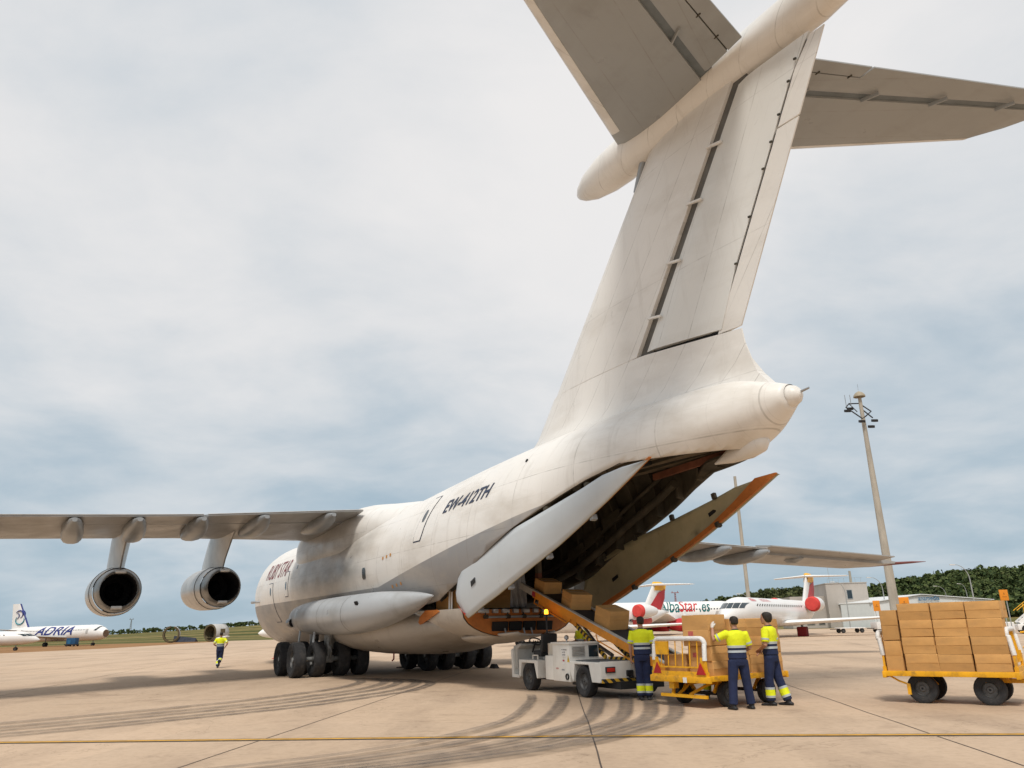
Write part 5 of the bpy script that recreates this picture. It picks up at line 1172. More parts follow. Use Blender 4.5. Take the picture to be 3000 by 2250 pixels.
# behind the loader, behind the cart
person('worker in yellow shirt half hidden behind the belt loader arm', (2.1, 27.3, .01), R(120), [arm_dn(-1), ((.205, -.01, SH), (.25, .05, 1.15), (.2, .28, 1.1))], stand, 0, True, 'short', .98, group='ramp workers')
person('worker hidden behind the half loaded cart, legs showing beneath the deck', (4.35, 18.55, .01), R(170), [arm_dn(-1), arm_dn(1)], [((-.10, 0, .90), (-.13, .02, .49), (-.15, 0, .085)), ((.10, 0, .90), (.13, .02, .49), (.15, .02, .085))], 0, True, 'short', .93, group='ramp workers')
# ------------------------------------------------------------------ parked airliners (local X = aft from the nose, Y = starboard, Z = up)
m_jw = M('airliner_white', (.80, .79, .77), .32, var=.04, scale=.6, spec=.5, dirt=((.45, .38, .30), .60, .5, (.6, 1, 2.2), .6))
m_jgrey = M('airliner_wing_grey', (.45, .44, .42), .4, var=.1, scale=.5)
m_jred = M('airliner_red', (.50, .018, .025), .4, var=.08)
m_cover = M('red_engine_cover', (.62, .055, .045), .7, var=.12, scale=3, bump=.4, bscale=4)
m_yel = M('airliner_yellow', (.80, .42, .02), .4, var=.06)
m_teal = M('teal_lettering', (.01, .13, .13), .5)
m_blue = M('airliner_blue', (.02, .035, .20), .4, var=.08)
m_blue2 = M('airliner_turquoise', (.02, .22, .28), .4, var=.08)
def ring(x, zc, ry, rz, n=28): return [(x, ry*math.sin(2*math.pi*i/n), zc+rz*math.cos(2*math.pi*i/n)) for i in range(n)]
class Jet:
    def __init__(s, label, loc, d, scale, L, r, cz, prof, group='parked airliners'):
        # d = world direction nose -> tail
        s.t = thing('parked_airliner', label, 'airliner', (loc[0], loc[1], .01), math.atan2(d[1], d[0]), group); s.t.scale = (scale,)*3
        s.r, s.cz, s.L = r, cz, L; s.prof = prof   # (x, radius factor, z offset)
        mb = MB(); xs = []
        rings = []
        tab_r = [(p[0], p[1]*r) for p in prof]; tab_z = [(p[0], p[2]) for p in prof]; s.tr, s.tz = tab_r, tab_z
        x0, x1 = prof[0][0], prof[-1][0]
        for i in range(61):
            u = i/60; x = x0+(x1-x0)*(u if u > .25 else (u/.25)**1.7*.25)
            rings.append(ring(x, cz+slerp(tab_z, x), max(.02, slerp(tab_r, x)), max(.02, slerp(tab_r, x))))
        mb.loft(rings); s.fus = mb.build('fuselage', m_jw, s.t, angle=60)
    def surf(s, x, th, side, off=.012):
        rr = slerp(s.tr, x)+off; return Vector((x, side*rr*math.sin(th), s.cz+slerp(s.tz, x)+rr*math.cos(th)))
    def patch(s, name, x0, x1, t0, t1, side, mat, n=5, parent=None, off=.02, taper=0.0):
        mb = MB(); vs = []; fs = []
        for j in range(n+1):
            for i in range(n+1):
                x = x0+(x1-x0)*i/n+taper*(j/n); vs.append(s.surf(x, R(t0+(t1-t0)*j/n), side, off))
        for j in range(n):
            for i in range(n): q = j*(n+1)+i; fs.append((q, q+1, q+n+2, q+n+1))
        mb.add(vs, fs); return mb.build(name, mat, parent or s.fus, angle=80)
    def pane(s, y0, y1, z0, z1, side, n=4):
        # windscreen pane bounded by level sills: solve for the station where the skin passes through (y, z)
        vs = []; fs = []
        for q in range(n+1):
            for i in range(n+1):
                y = y0+(y1-y0)*i/n; z = z0+(z1-z0)*q/n; a, b = 0.0, 9.0
                for _ in range(30):
                    m = (a+b)/2
                    if slerp(s.tr, m)**2 < y*y+(z-slerp(s.tz, m))**2: a = m
                    else: b = m
                vs.append((a-.02, side*y*1.006, s.cz+z+.008))
        for q in range(n):
            for i in range(n): k = q*(n+1)+i; fs.append((k, k+1, k+n+2, k+n+1))
        mb = MB(); mb.add(vs, fs); return mb.build('cockpit_window', m_glass, s.fus, angle=80)
    def windows(s, x0, x1, step, th, sides, w=.20, h=.32, mat=None):
        mb = MB(); mb.box((0, 0, 0), (w, .03, h), bevel=.012); o = mb.build('window', mat or m_glass); me = o.data; bpy.data.objects.remove(o)
        x = x0
        while x < x1:
            for sd in sides:
                p = s.surf(x, R(th), sd, .004); q = put('window', me, s.fus, p); q.rotation_euler = (-sd*R(90-th), 0, 0)
            x += step
    def text(s, txt, x0, th, size, side, mat, shear=0.0, bold=0.0, squeeze=1.0, name='title_lettering', off=.022):
        vs, fs, w = text_flat(txt, size, shear, bold, squeeze, .25); mb = MB(); rr = s.r
        mb.add([s.surf(x0+u if side < 0 else x0-u, R(th)-v/rr, side, off) for u, v in vs], fs); return mb.build(name, mat, s.fus, smooth=False)
    def wing(s, x0, c0, x1, c1, y0, y1, z0, z1, mat, name='wing', winglet=0, wmat=None, th=.11):
        for sd in (-1, 1):
            mb = MB(); rings = [foil((x0, sd*y0, z0), (x0+c0, sd*y0, z0), (0, 0, 1), th, 9, .01), foil((x1, sd*y1, z1), (x1+c1, sd*y1, z1), (0, 0, 1), th*.8, 9, .01)]
            if winglet: rings += [foil((x1+c1*.4, sd*(y1+.25), z1+.25), (x1+c1*1.1, sd*(y1+.25), z1+.25), (0, .7, .7), .08, 9, .01), foil((x1+c1*.9, sd*(y1+.5), z1+winglet), (x1+c1*1.4, sd*(y1+.5), z1+winglet), (0, 1, 0), .08, 9, .01)]
            mb.loft(rings); s.w = mb.build(name, mat, s.t, angle=40)
    def fin(s, x0, c0, x1, c1, z0, z1, mat, split=None):
        mb = MB(); mb.loft([foil((x0, 0, z0), (x0+c0, 0, z0), (0, 1, 0), .09, 9, .01), foil((x1, 0, z1), (x1+c1, 0, z1), (0, 1, 0), .09, 9, .01)]); s.f = mb.build('tail_fin', mat, s.t, angle=40); return s.f
    def finpatch(s, name, pts, mat, sd, y=.22):
        mb = MB(); mb.add([(x, sd*y, z) for x, z in pts], [tuple(range(len(pts)))]); o = mb.build(name, mat, s.f, smooth=False); o.modifiers.new('t', 'SOLIDIFY').thickness = .02; return o
    def engine(s, x0, L, y, z, r, mat, cover=None, lip=None):
        for sd in (-1, 1):
            mb = MB(); mb.revolve([(0, r*.82), (-.02*L, r*.9), (.03*L, r*.96), (.25*L, r), (.6*L, r*.95), (.85*L, r*.74), (L, r*.56), (L, r*.5), (.9*L, r*.45)], (x0, sd*y, z), (1, 0, 0), 24); e = mb.build('engine_nacelle', mat, s.t)
            if cover:
                mb = MB(); mb.revolve([(-.10*r*2, .01), (-.10*r*2, r*.80), (-.02, r*.96), (.10*L, r*1.01), (.10*L, r*.99)], (x0-.02, sd*y, z), (1, 0, 0), 24); mb.build('intake_cover', cover, e)
            else:
                mb = MB(); mb.revolve([(.35*L, .01), (.35*L, r*.80)], (x0, sd*y, z), (1, 0, 0), 20); mb.revolve([(.3*L, .3*r), (.2*L, .02)], (x0, sd*y, z), (1, 0, 0), 12); mb.build('fan_face', m_steel, e)
                mb = MB(); mb.revolve([(.12*L, r*.83), (0, r*.80), (-.03*L, r*.88), (.02*L, r*.965), (.10*L, r*.99)], (x0-.005, sd*y, z), (1, 0, 0), 24); mb.build('intake_lip', m_steel, e)
    def gear(s, x, y, r, w, strut=1.6, cover=None):
        me = wheel_meshes(r, w, r*.5)
        for sd in ((-1, 1) if y else (1,)):
            mb = MB(); mb.cyl((x, sd*y, r), (x, sd*y, r+strut), .10, .13, 8); mb.cyl((x, sd*y-.35, r), (x, sd*y+.35, r), .06, n=8); st = mb.build('landing_gear', m_strut, s.t)
            for k in (-1, 1): add_wheel(me, s.t, (x, sd*y+k*.26, r))
            if cover:
                mb = MB(); mb.box((x, sd*y, r*1.02), (r*2.25, .95, r*2.1), bevel=.12); mb.build('wheel_cover', cover, st)
CRJP = [(0, .02, -.42), (.25, .20, -.40), (.8, .42, -.32), (1.6, .62, -.20), (2.5, .80, -.09), (3.5, .93, -.02), (5, 1, 0), (25, 1, 0), (28, .92, .10), (31, .66, .36), (34, .34, .66), (36, .10, .85)]
def crj(label, loc, d, scale, livery, port=True):
    j = Jet(label, loc, d, scale, 36, 1.36, 2.38, CRJP); sd = -1 if port else 1
    j.wing(15.2, 5.2, 22.4, 1.5, .6, 11.9, 1.35, 1.75, m_jw, winglet=1.2, wmat=m_jred)
    j.fin(28.6, 6.0, 32.6, 3.2, 2.7, 6.75, m_jw)
    j.wing(32.2, 2.7, 34.6, 1.3, .02, 4.3, 6.62, 6.55, m_jw, 'tailplane')
    j.engine(24.6, 4.2, 2.05, 3.25, .80, m_jw, livery.get('cover'))
    for s_ in (-1, 1):
        mb = MB(); mb.box((26.8, s_*1.45, 3.2), (2.4, .7, .22), bevel=.06); mb.build('engine_pylon', m_jw, j.t)
    j.gear(18.9, 2.0, .46, .30, .9, livery.get('wcover')); j.gear(4.2, 0, .34, .2, .9)
    for s_ in (-1, 1):   # flight-deck glazing: three panes a side
        for y0, y1 in ((.02, .40), (.44, .80), (.84, 1.08)): j.pane(y0, y1, .34, .80, s_)
    j.windows(6.2, 23.2, .80, 66, (sd,), .26, .40)
    if livery.get('iberia'):
        for s_ in (-1, 1):
            j.finpatch('red_tail_panel', [(30.3, 3.5), (33.5, 3.2), (35.0, 4.9), (35.3, 6.1), (33.4, 5.6)], m_jred, s_, .26)
            j.finpatch('yellow_tail_panel', [(32.4, 5.9), (35.4, 5.9), (35.7, 6.7), (32.9, 6.7)], m_yel, s_, .24)
        mb = MB(); mb.revolve([(0, .02), (.4, .28), (2.2, .30), (3.4, .05)], (32.4, 0, 6.72), (1, 0, 0), 12); mb.build('fin_cap', m_yel, j.t)
        j.text('IBERIA', 5.6 if port else 9, 44, .62, sd, M('pink_red_lettering', (.62, .16, .17), .5), 0, .01); j.text('REGIONAL', 9.0, 44, .62, sd, M('pink_red_lettering', (.62, .16, .17)), 0, 0)
    if livery.get('reg'): j.text(livery['reg'], 22.9, 104, .5, sd, m_inkk, .15, .01, 1, 'registration_lettering')
    return j
dB = Vector((.535, .845)); ctr = Vector((16.95, 66.5))+dB*18.2
crj('white regional jet with red engine covers, nose towards us behind the workers', tuple(ctr-dB*18.2), dB, .98, dict(cover=m_cover, wcover=M('red_wheel_cover', (.22, .012, .015), .7), iberia=True))
dA = Vector((.62, .785)); eA = Vector((12.0, 88))
jA = crj('white regional jet with one big red engine cover, tail beside the loader', tuple(eA-dA*22.5-Vector((.3, .2))), dA, .90, dict(cover=m_cover, iberia=True, reg='EC-MJO'))
jA.patch('red_belly_swoosh', 24.2, 29.5, 95, 150, -1, m_jred, 8, None, .015, 1.2)
jA.patch('flag_mark', 21.9, 22.6, 94, 100, -1, m_yel, 2)
crj('white jet nose poking in at the left edge, nose pointing right', (-77.3, 130, 0), Vector((-.97, -.22)).normalized(), .80, {}, False)
crj('white jet nose peeking out behind the main wheels with a red wheel cover', (-30.9, 95.5, 0), Vector((.93, .36)).normalized(), .84, dict(wcover=MATS['red_engine_cover']))
# low-wing twin with script titles
NBP = [(0, .03, -.55), (.35, .30, -.50), (1.0, .52, -.38), (2.0, .74, -.22), (3.4, .92, -.06), (5, 1, 0), (26, 1, 0), (30, .86, .20), (34, .50, .72), (38.6, .10, 1.25)]
dC = Vector((-.972, -.235)); j = Jet('white airliner with script titles and red engines parked broadside behind the jets', (35.8, 124.5, 0), dC, .93, 39, 1.92, 3.1, NBP)
j.wing(13.2, 7.4, 22.2, 1.8, 1.2, 17, 2.0, 3.0, m_jw); j.fin(31.5, 6.2, 36.4, 2.4, 4.6, 11.2, m_jred); j.wing(34.2, 3.6, 38, 1.4, .4, 6.8, 4.2, 4.9, m_jw, 'tailplane')
j.engine(12.2, 4.6, 4.9, 1.42, 1.05, m_jred); j.gear(19.2, 2.8, .55, .38, 1.2); j.gear(4.4, 0, .36, .22, 1.1)
j.windows(5.6, 33, .52, 72, (1,), .24, .34)
j.text('Alba', 16.9, 82, 3.3, 1, m_teal, .42, .02, .60); j.text('Star', 13.4, 80, 3.3, 1, m_jred, .42, .02, .60); j.text('.es', 9.9, 82, 2.9, 1, m_teal, .42, .02, .62)
j.patch('door_outline', 17.2, 17.7, 62, 92, 1, m_jgrey, 3); j.patch('door_outline', 18.3, 18.8, 62, 92, 1, m_jgrey, 3)
mb = MB(); mb.loft([foil((28.6, 0, 4.95), (33.5, 0, 4.9), (0, 1, 0), .06, 9, .01), foil((32.2, 0, 6.0), (34, 0, 6.0), (0, 1, 0), .06, 9, .01)]); mb.build('dorsal_fin', m_jred, j.t)
# stripped airliner at the left, nose cone missing
ABP = [(1.05, .50, -.30), (1.3, .58, -.26), (2.0, .74, -.17), (3.2, .91, -.06), (4.6, 1, 0), (24.5, 1, 0), (28, .88, .2), (32, .52, .75), (36.5, .10, 1.25)]
dD = Vector((-.937, .35)); j = Jet('stripped white airliner with big blue slanted titles and missing nose cone', (-91.2, 179, 0), dD, .86, 37, 1.98, 3.25, ABP)
j.wing(12.4, 7.2, 21, 1.8, 1.4, 16.2, 2.2, 3.3, m_jgrey); j.wing(32, 3.4, 35.4, 1.4, .4, 6.2, 4.3, 4.8, m_jgrey, 'tailplane'); j.fin(29.0, 6.6, 33.6, 3.0, 4.7, 11.4, m_jw)
mb = MB(); mb.loft([foil((28.7, 0, 4.7), (29.5, 0, 4.7), (0, 1, 0), .5, 9, .0), foil((33.35, 0, 11.42), (34.0, 0, 11.42), (0, 1, 0), .45, 9, 0)]); mb.build('fin_leading_edge', m_blue, j.t)
j.gear(17.7, 3.6, .55, .38, 1.6); j.gear(5.1, 0, .38, .22, 1.4)
mb = MB(); mb.revolve([(0, .01), (0, .95)], (1.03, 0, 2.95), (1, 0, 0), 24); mb.build('open_nose_bulkhead', M('bulkhead_brown', (.16, .10, .06), .7, var=.3), j.t)
for s_ in (-1, 1):
    for x0, x1, t0, t1 in ((2.15, 2.6, 6, 30), (2.2, 2.8, 33, 54), (2.5, 3.2, 56, 72)): j.patch('cockpit_window', x0, x1, t0, t1, s_, m_glass, 4, None, .015, .3)
j.windows(6.4, 30, .56, 70, (1,), .24, .34); j.text('ADRIA', 24.2, 100, 3.3, 1, m_blue, .45, .05, 1.38, off=.05)
j.patch('door_outline', 5.2, 6.0, 62, 96, 1, m_jgrey, 3)
for s_ in (-1, 1):
    def arc(cx, cz, rx, rz, a0, a1, w, mat):
        mb = MB(); pts = [(cx+rx*math.cos(R(a0+(a1-a0)*i/16)), s_*.36, cz+rz*math.sin(R(a0+(a1-a0)*i/16))) for i in range(17)]; mb.tube(pts, [w*(.35+.65*math.sin(math.pi*(i/16*.9+.08))) for i in range(17)], 6); mb.build('tail_emblem', mat, j.f)
    arc(33.1, 8.6, 1.35, 1.0, 20, 250, .16, m_blue); arc(32.6, 7.1, 1.6, 1.15, 150, 400, .17, m_blue2); arc(33.6, 8.2, .5, .6, 60, 300, .12, m_blue)
# ------------------------------------------------------------------ scrapped fuselage rings, blue unit
def barrel(label, loc, rotz, r, L, n0, n1, mat):
    t = thing('scrap_fuselage_ring', label, 'scrap ring', loc, rotz, 'scrapped fuselage rings'); mb = MB(); n = 40; rings = []
    for x in (0, L*.33, L*.66, L):
        rings.append([(x+.1*math.sin(q*1.7)*(1 if x else 0), r*math.sin(2*math.pi*q/n), r+r*math.cos(2*math.pi*q/n)) for q in range(n0, n1+1)])
    mb.loft(rings, cap=False, closed=False); o = mb.build('skin', [mat, M('ring_inside_green', (.12, .095, .05), .8, var=.35, scale=2)], t); so = o.modifiers.new('t', 'SOLIDIFY'); so.thickness = .22; so.material_offset = 1; so.material_offset_rim = 1
    for k in range(max(1, int(L/1.4))+1):
        mb = MB(); x = min(L, k*1.4); mb.loft([[(x-.05, (r-.2)*math.sin(a), r+(r-.2)*math.cos(a)), (x+.05, (r-.2)*math.sin(a), r+(r-.2)*math.cos(a)), (x+.05, (r-.45)*math.sin(a), r+(r-.45)*math.cos(a)), (x-.05, (r-.45)*math.sin(a), r+(r-.45)*math.cos(a))] for a in [2*math.pi*q/n for q in range(n0, n1+1)]]); mb.build('rib', MATS['ring_inside_green'], t)
    mb = MB(); mb.box((L/2, 0, r*.42), (L*.96, r*1.7, .12)); mb.build('floor_beam', MATS['ring_inside_green'], t, smooth=False)
    return t
barrel('thin scrapped fuselage ring standing open on the grass, left one', (-85.5, 198, 0), R(104), 2.0, 1.1, 1, 38, M('ring_skin_grey', (.46, .45, .43)))
b2 = barrel('scrapped fuselage barrel with cut window, right one on the grass', (-79.0, 206, 0), R(66), 2.15, 4.4, 0, 40, M('ring_skin_grey', (.46, .45, .43), .5, var=.2))
mb = MB(); mb.box((2.2, -2.16, 2.6), (1.5, .12, 1.0)); mb.build('cut_opening', MATS['ring_inside_green'], b2, smooth=False)
t = thing('aircraft_wreckage', 'dark blue scrap fuselage panel lying between the two rings', 'scrap panel', (-82.4, 199, 0), R(8))
mb = MB(); mb.loft([[(x, 0, 1.35-.12*x), (x, 2.2, .2), (x, 2.3, .1), (x-.1, -.2, .15)] for x in (-2.6, 0, 2.6)]); mb.build('panel', M('scrap_dark', (.035, .045, .07), .6, var=.4), t, smooth=False)
t = thing('scrap_wing_piece', 'pale scrap wing piece lying beside the right ring', 'scrap piece', (-74.6, 202, 0), R(-10))
mb = MB(); mb.loft([foil((-1.4, 0, .7), (-1.3, 2.0, .8), (0, 0, 1), .2, 7, .05), foil((1.6, 0, 1.2), (1.6, 1.3, 1.2), (0, 0, 1), .2, 7, .05)]); mb.cyl((0, .8, 0), (0, .8, .8), .3); mb.build('skin', m_jw, t)
t = thing('blue_ground_unit', 'dark blue ground power unit parked under the stripped airliner', 'ground unit', (-96.6, 174.5, .01), R(-12)); t.scale = (.62,)*3; m_gpu = M('ground_unit_blue', (.01, .07, .17), .5, var=.2)
mb = MB(); mb.box((0, 0, 1.75), (3.6, 1.8, 2.2), bevel=.06); mb.build('housing', m_gpu, t)
mb = MB(); mb.box((-.2, -.1, .6), (4.3, 2.0, .35), bevel=.04); mb.build('chassis', m_black, t)
for x in (-1.5, 1.5):
    for y in (-.9, .9): add_wheel(wheel_meshes(.45, .25, .2), t, (x, y, .45))
mb = MB(); mb.box((-.6, -.92, 1.5), (1.2, .04, 1.2)); mb.build('access_panel', M('ground_unit_panel', (.02, .12, .25), .5), t, smooth=False)
# ------------------------------------------------------------------ masts and lamps
m_mast = M('mast_concrete', (.40, .36, .30), .75, var=.25, scale=1.2, stretch=(1, 1, .3))
def mast(label, loc, h, r0, r1, head):
    t = thing('light_mast', label, 'light mast', loc, 0, 'tall light masts'); mb = MB(); mb.cyl((0, 0, -.2), (0, 0, h), r0, r1, 12); mb.build('shaft', m_mast, t)
    if head:
        mb = MB(); mb.revolve([(0, .62), (.2, .58), (.45, .38), (.62, .08), (.65, .01)], (0, 0, h+.15), (0, 0, 1), 18); cp = mb.build('cap', M('mast_cap', (.35, .30, .22), .6), t); mb = MB(); mb.cyl((0, 0, h+.9), (0, 0, h+1.6), .02, n=5); mb.build('lightning_rod', m_steel, cp)
        mb = MB(); pts = [(-1.5, .3, h-.9), (-.8, 1.0, h-.3), (0, .3, h-.5), (.8, -.4, h-1.6), (0, -.7, h-2.2), (-.3, -.5, h-2.4), (-1.5, .3, h-.9)]
        mb.tube(pts, .07, 6); mb.tube([(-.8, 1.0, h-.3), (-.7, -.4, h-1.6)], .05, 6); mb.tube([(0, 0, h-1.2), (1.1, .1, h-2.2)], .07, 6); br_ = mb.build('bracket_ring', m_black, t)
        for x, y, z in ((-1.4, .3, h-1.3), (-.8, .9, h-.9), (1.25, .1, h-2.5), (.5, -.5, h-3.3), (-.4, -.5, h-2.7)):
            mb = MB(); mb.box((x, y, z), (.6, .42, .28), RX(18), bevel=.05); fl = mb.build('floodlight', m_black, br_)
        for x in (-1.45, -.9): mb = MB(); mb.cyl((x, .3, h-.9), (x, .3, h+.5), .035, n=5); mb.build('aerial', m_steel, br_)
    return t
mast('tall concrete light mast with floodlight ring and round cap at right', (37.6, 80, .01), 24.3, .50, .18, True)
mast('thin tall light mast seen past the open starboard door', (40.5, 140, .01), 27, .36, .25, False)
mast('light mast rising behind the grey building', (76.5, 182, .01), 12.0, .35, .25, False)
m_galv = M('galvanised_steel', (.36, .38, .38), .5, .3, var=.1)
def lamp(label, loc, h, rz, arm=1.8):
    t = thing('street_lamp', label, 'street lamp', loc, rz, 'curved street lamps'); mb = MB(); pts = [(0, 0, 0), (0, 0, h*.6)]+[(-arm*(1-math.cos(q*math.pi/2/6)), 0, h*.75+h*.25*math.sin(q*math.pi/2/6)) for q in range(7)]
    mb.tube(pts, [.11, .09]+[.07-.005*q for q in range(7)], 8); mb.build('post', m_galv, t)
    mb = MB(); mb.box((-arm-.35, 0, h-.02), (.75, .25, .13), RY(4), bevel=.05); mb.build('lamp_head', M('lamp_head_white', (.62, .60, .56), .5), t)
lamp('curved street lamp above the right end of the white hangar', (68.4, 120, 0), 9.0, 0, 1.9)
lamp('curved street lamp between grey building and tall mast', (64.2, 140, 0), 8.4, 0, 1.8)
lamp('short curved street lamp over the hangar roof ridge', (95.5, 178, 0), 8.0, 0, 1.8)
lamp('curved street lamp far behind the hangar roof', (99.0, 176, 0), 8.3, 0, 1.0)
lamp('street lamp in front of the grey building wall', (55.5, 135, 0), 7.6, 0, 1.6)
lamp('low street lamp in front of the wooded ridge', (44.0, 152, 0), 6.6, R(0), 1.5)
# ------------------------------------------------------------------ buildings
m_plas = M('grey_render_wall', (.44, .40, .36), .85, var=.08, scale=.4, dirt=((.30, .27, .24), .58, .5, (1, 1, .3), .6))
bld = thing('grey_building', 'plain grey three-storey building with few dark windows beside the hangar', 'building', (57.6, 150, 0), R(-8))
mb = MB(); mb.box((4.2, 6, 3.95), (7.4, 12, 7.9)); mb.build('wall', m_plas, bld, smooth=False)
mb = MB(); mb.box((4.2, 6, 7.98), (7.6, 12.2, .14)); mb.build('parapet', m_plas, bld, smooth=False)
mb = MB(); mb.box((-2.6, 7, 2.9), (6.6, 10, 5.8)); mb.build('low_wing', m_plas, bld, smooth=False)
for k in range(7): mb = MB(); mb.cyl((1+k, .2, 8), (1+k, .2, 8.9), .03, n=4); mb.build('roof_railing_post', m_galv, bld)
mb = MB(); mb.cyl((1, .2, 8.9), (7.4, .2, 8.9), .03, n=4); mb.build('roof_railing', m_galv, bld)
mb = MB(); mb.tube([(1.8, 2, 8), (1.8, 2, 14)], .035, 5); mb.build('aerial', m_galv, bld)
for x, z, w, h in ((4.6, 5.9, .85, 1.5), (4.6, 3.5, .85, 1.5), (3.3, 1.0, 1.2, 1.1), (-.6, 1.2, 1.0, 1.0), (-2.6, 1.2, 1.3, 1.0)):
    mb = MB(); mb.box((x, -.04 if x > .4 else 1.96, z), (w+.16, .10, h+.16)); f_ = mb.build('window_frame', m_galv, bld, smooth=False)
    mb = MB(); mb.box((x, -.10 if x > .4 else 1.90, z), (w, .04, h)); mb.build('pane', m_glass, f_, smooth=False)
mb = MB(); mb.box((6.6, -1.0, 1.7), (2.4, 1.4, .06)); mb.box((6.6, -1.0, .9), (2.4, 1.4, .06)); [mb.cyl((5.4+2.4*(k % 2), -1.7+1.4*(k//2), 0), (5.4+2.4*(k % 2), -1.7+1.4*(k//2), 2.2), .05, n=4) for k in range(4)]; mb.build('outside_stair_frame', m_black, bld, smooth=False)
hg = thing('white_hangar', 'low white hangar with blue roof lettering and shallow gable', 'hangar', (61.3, 139, 0), R(6)); m_hw = M('hangar_white_sheet', (.66, .68, .68), .5, var=.05, scale=.3)
mb = MB(); Wd, Dp = 22.5, 20; mb.add([(0, 0, 0), (Wd, 0, 0), (Wd, 0, 4.05), (Wd*.42, 0, 5.15), (0, 0, 4.05), (0, Dp, 0), (Wd, Dp, 0), (Wd, Dp, 4.05), (Wd*.42, Dp, 5.15), (0, Dp, 4.05)], [(0, 1, 2, 3, 4), (5, 6, 7, 8, 9), (0, 4, 9, 5), (1, 6, 7, 2)]); mb.build('wall', m_hw, hg, smooth=False)
mb = MB()
for s0, s1 in (((-.3, 4.08), (Wd*.42, 5.24)), ((Wd*.42, 5.24), (Wd+.3, 4.08))): mb.add([(s0[0], -.3, s0[1]), (s1[0], -.3, s1[1]), (s1[0], Dp, s1[1]), (s0[0], Dp, s0[1]), (s0[0], -.3, s0[1]+.14), (s1[0], -.3, s1[1]+.14), (s1[0], Dp, s1[1]+.14), (s0[0], Dp, s0[1]+.14)], [(0, 1, 2, 3), (4, 5, 6, 7), (0, 1, 5, 4), (2, 3, 7, 6), (0, 3, 7, 4), (1, 2, 6, 5)])
mb.build('roof', m_hw, hg, smooth=False)
for k in range(8): mb = MB(); mb.box((1.2+2.9*k, -.03, 2.0), (.06, .05, 4.0)); mb.build('sheet_joint', m_galv, hg, smooth=False)
flat_text('anamedia', 1.05, M('hangar_blue_letters', (.03, .13, .25), .5), hg, (8.6, -.32, 4.28), UPX, .02, 0, 'roof_lettering')
mb = MB(); mb.box((7.2, -.06, 1.6), (2.4, .1, 3.2)); dr = mb.build('sliding_door', m_galv, hg, smooth=False)
for k in range(3): mb = MB(); mb.box((6.4+.8*k, -.14, 2.6), (.6, .05, .9)); mb.build('door_pane', m_glass, dr, smooth=False)
ax_ = thing('white_annex', 'pale windowless annex attached left of the hangar', 'building', (57.0, 141.5, 0), R(-30))
mb = MB(); mb.box((2.6, 4, 2.05), (5.2, 8, 4.1)); mb.build('wall', M('annex_sheet', (.52, .56, .56), .5, var=.06), ax_, smooth=False); mb = MB(); mb.box((2.6, 4, 4.14), (5.4, 8.2, .12)); mb.build('roof', m_hw, ax_, smooth=False)
# ------------------------------------------------------------------ signs
m_osign = M('orange_sign_face', (.72, .25, .015), .5, var=.06)
def sign(label, loc, h, w, hh, rz=0.0):
    t = thing('orange_sign', label, 'sign', loc, rz, 'orange apron signs'); mb = MB(); mb.box((0, 0, h), (w, .06, hh), bevel=.01); mb.build('panel', m_osign, t)
    for x in (-w*.25, w*.25): mb = MB(); mb.cyl((x, .05, 0), (x, .05, h+hh*.3), .04, n=6); mb.build('post', m_galv, t)
    mb = MB(); mb.box((0, -.035, h+.1), (w*.10, .012, hh*.16)); mb.box((0, -.035, h-.12), (w*.5, .012, hh*.04)); mb.build('printed_mark', M('sign_ink', (.30, .12, .02), .6), t, smooth=False)
sign('orange sign on two posts behind the left of the full cart', (53.7, 120, 0), 3.3, 1.0, 1.5); sign('orange sign partly over the hangar lettering', (57.9, 120, 0), 3.65, 1.5, 1.6)
sign('large orange sign at the right above the stacked boxes', (36.5, 60, 0), 3.0, .72, .78, R(12))
# ------------------------------------------------------------------ distant ground equipment
def dolly(label, loc, rz, cab):
    t = thing('white_dolly', label, 'dolly', loc, rz, 'far white dollies'); mb = MB(); mb.box((0, 0, .75 if cab else .55), (3.0, 1.5, .8 if cab else .12), bevel=.03); mb.build('body', m_white, t)
    mb = MB(); mb.box((-1.9, 0, .45), (.9, .08, .08)); mb.build('draw_bar', m_black, t, smooth=False)
    me = wheel_meshes(.26, .18, .12)
    for x in (-1.1, 1.1):
        for y in (-.6, .6): add_wheel(me, t, (x, y, .26))
dolly('far white box dolly left of the full cart', (42.4, 93, .01), R(3), True); dolly('far flat dolly beyond the white box dolly', (38.4, 93.6, .01), R(3), False)
t = thing('stair_truck', 'white passenger stairs with yellow rails at the right edge', 'passenger stairs', (43.8, 69, .01), R(-20))
mb = MB(); mb.box((.6, 0, .55), (3.6, 1.7, .5), bevel=.05); mb.build('chassis', m_white, t)
for k in range(9): mb = MB(); mb.box((-.9+.28*k, 0, .9+.22*k), (.30, 1.2, .05)); mb.build('step', m_galv, t, smooth=False)
for y in (-.65, .65):
    mb = MB(); mb.box((.3, y, 1.85), (3.2, .05, .34), RY(-38)); s_ = mb.build('stringer', m_white, t, smooth=False); mb = MB(); mb.tube([(-1, y, 1.9), (1.5, y, 3.75), (2.4, y, 3.75), (2.4, y, 2.8)], .035, 6); mb.tube([(-.2, y, 1.6), (-.2, y, 2.5)], .03, 6); mb.tube([(.8, y, 2.3), (.8, y, 3.25)], .03, 6); mb.build('handrail', m_cart, s_)
mb = MB(); mb.box((2.0, 0, 2.72), (1.1, 1.3, .08)); mb.build('platform', m_galv, t, smooth=False)
for x in (-.6, 1.8):
    for y in (-.8, .8): add_wheel(wheel_meshes(.36, .22, .18), t, (x, y, .36))
t = thing('white_tug', 'white tow tractor just left of the passenger stairs', 'tow tractor', (38.6, 66, .01), R(200))
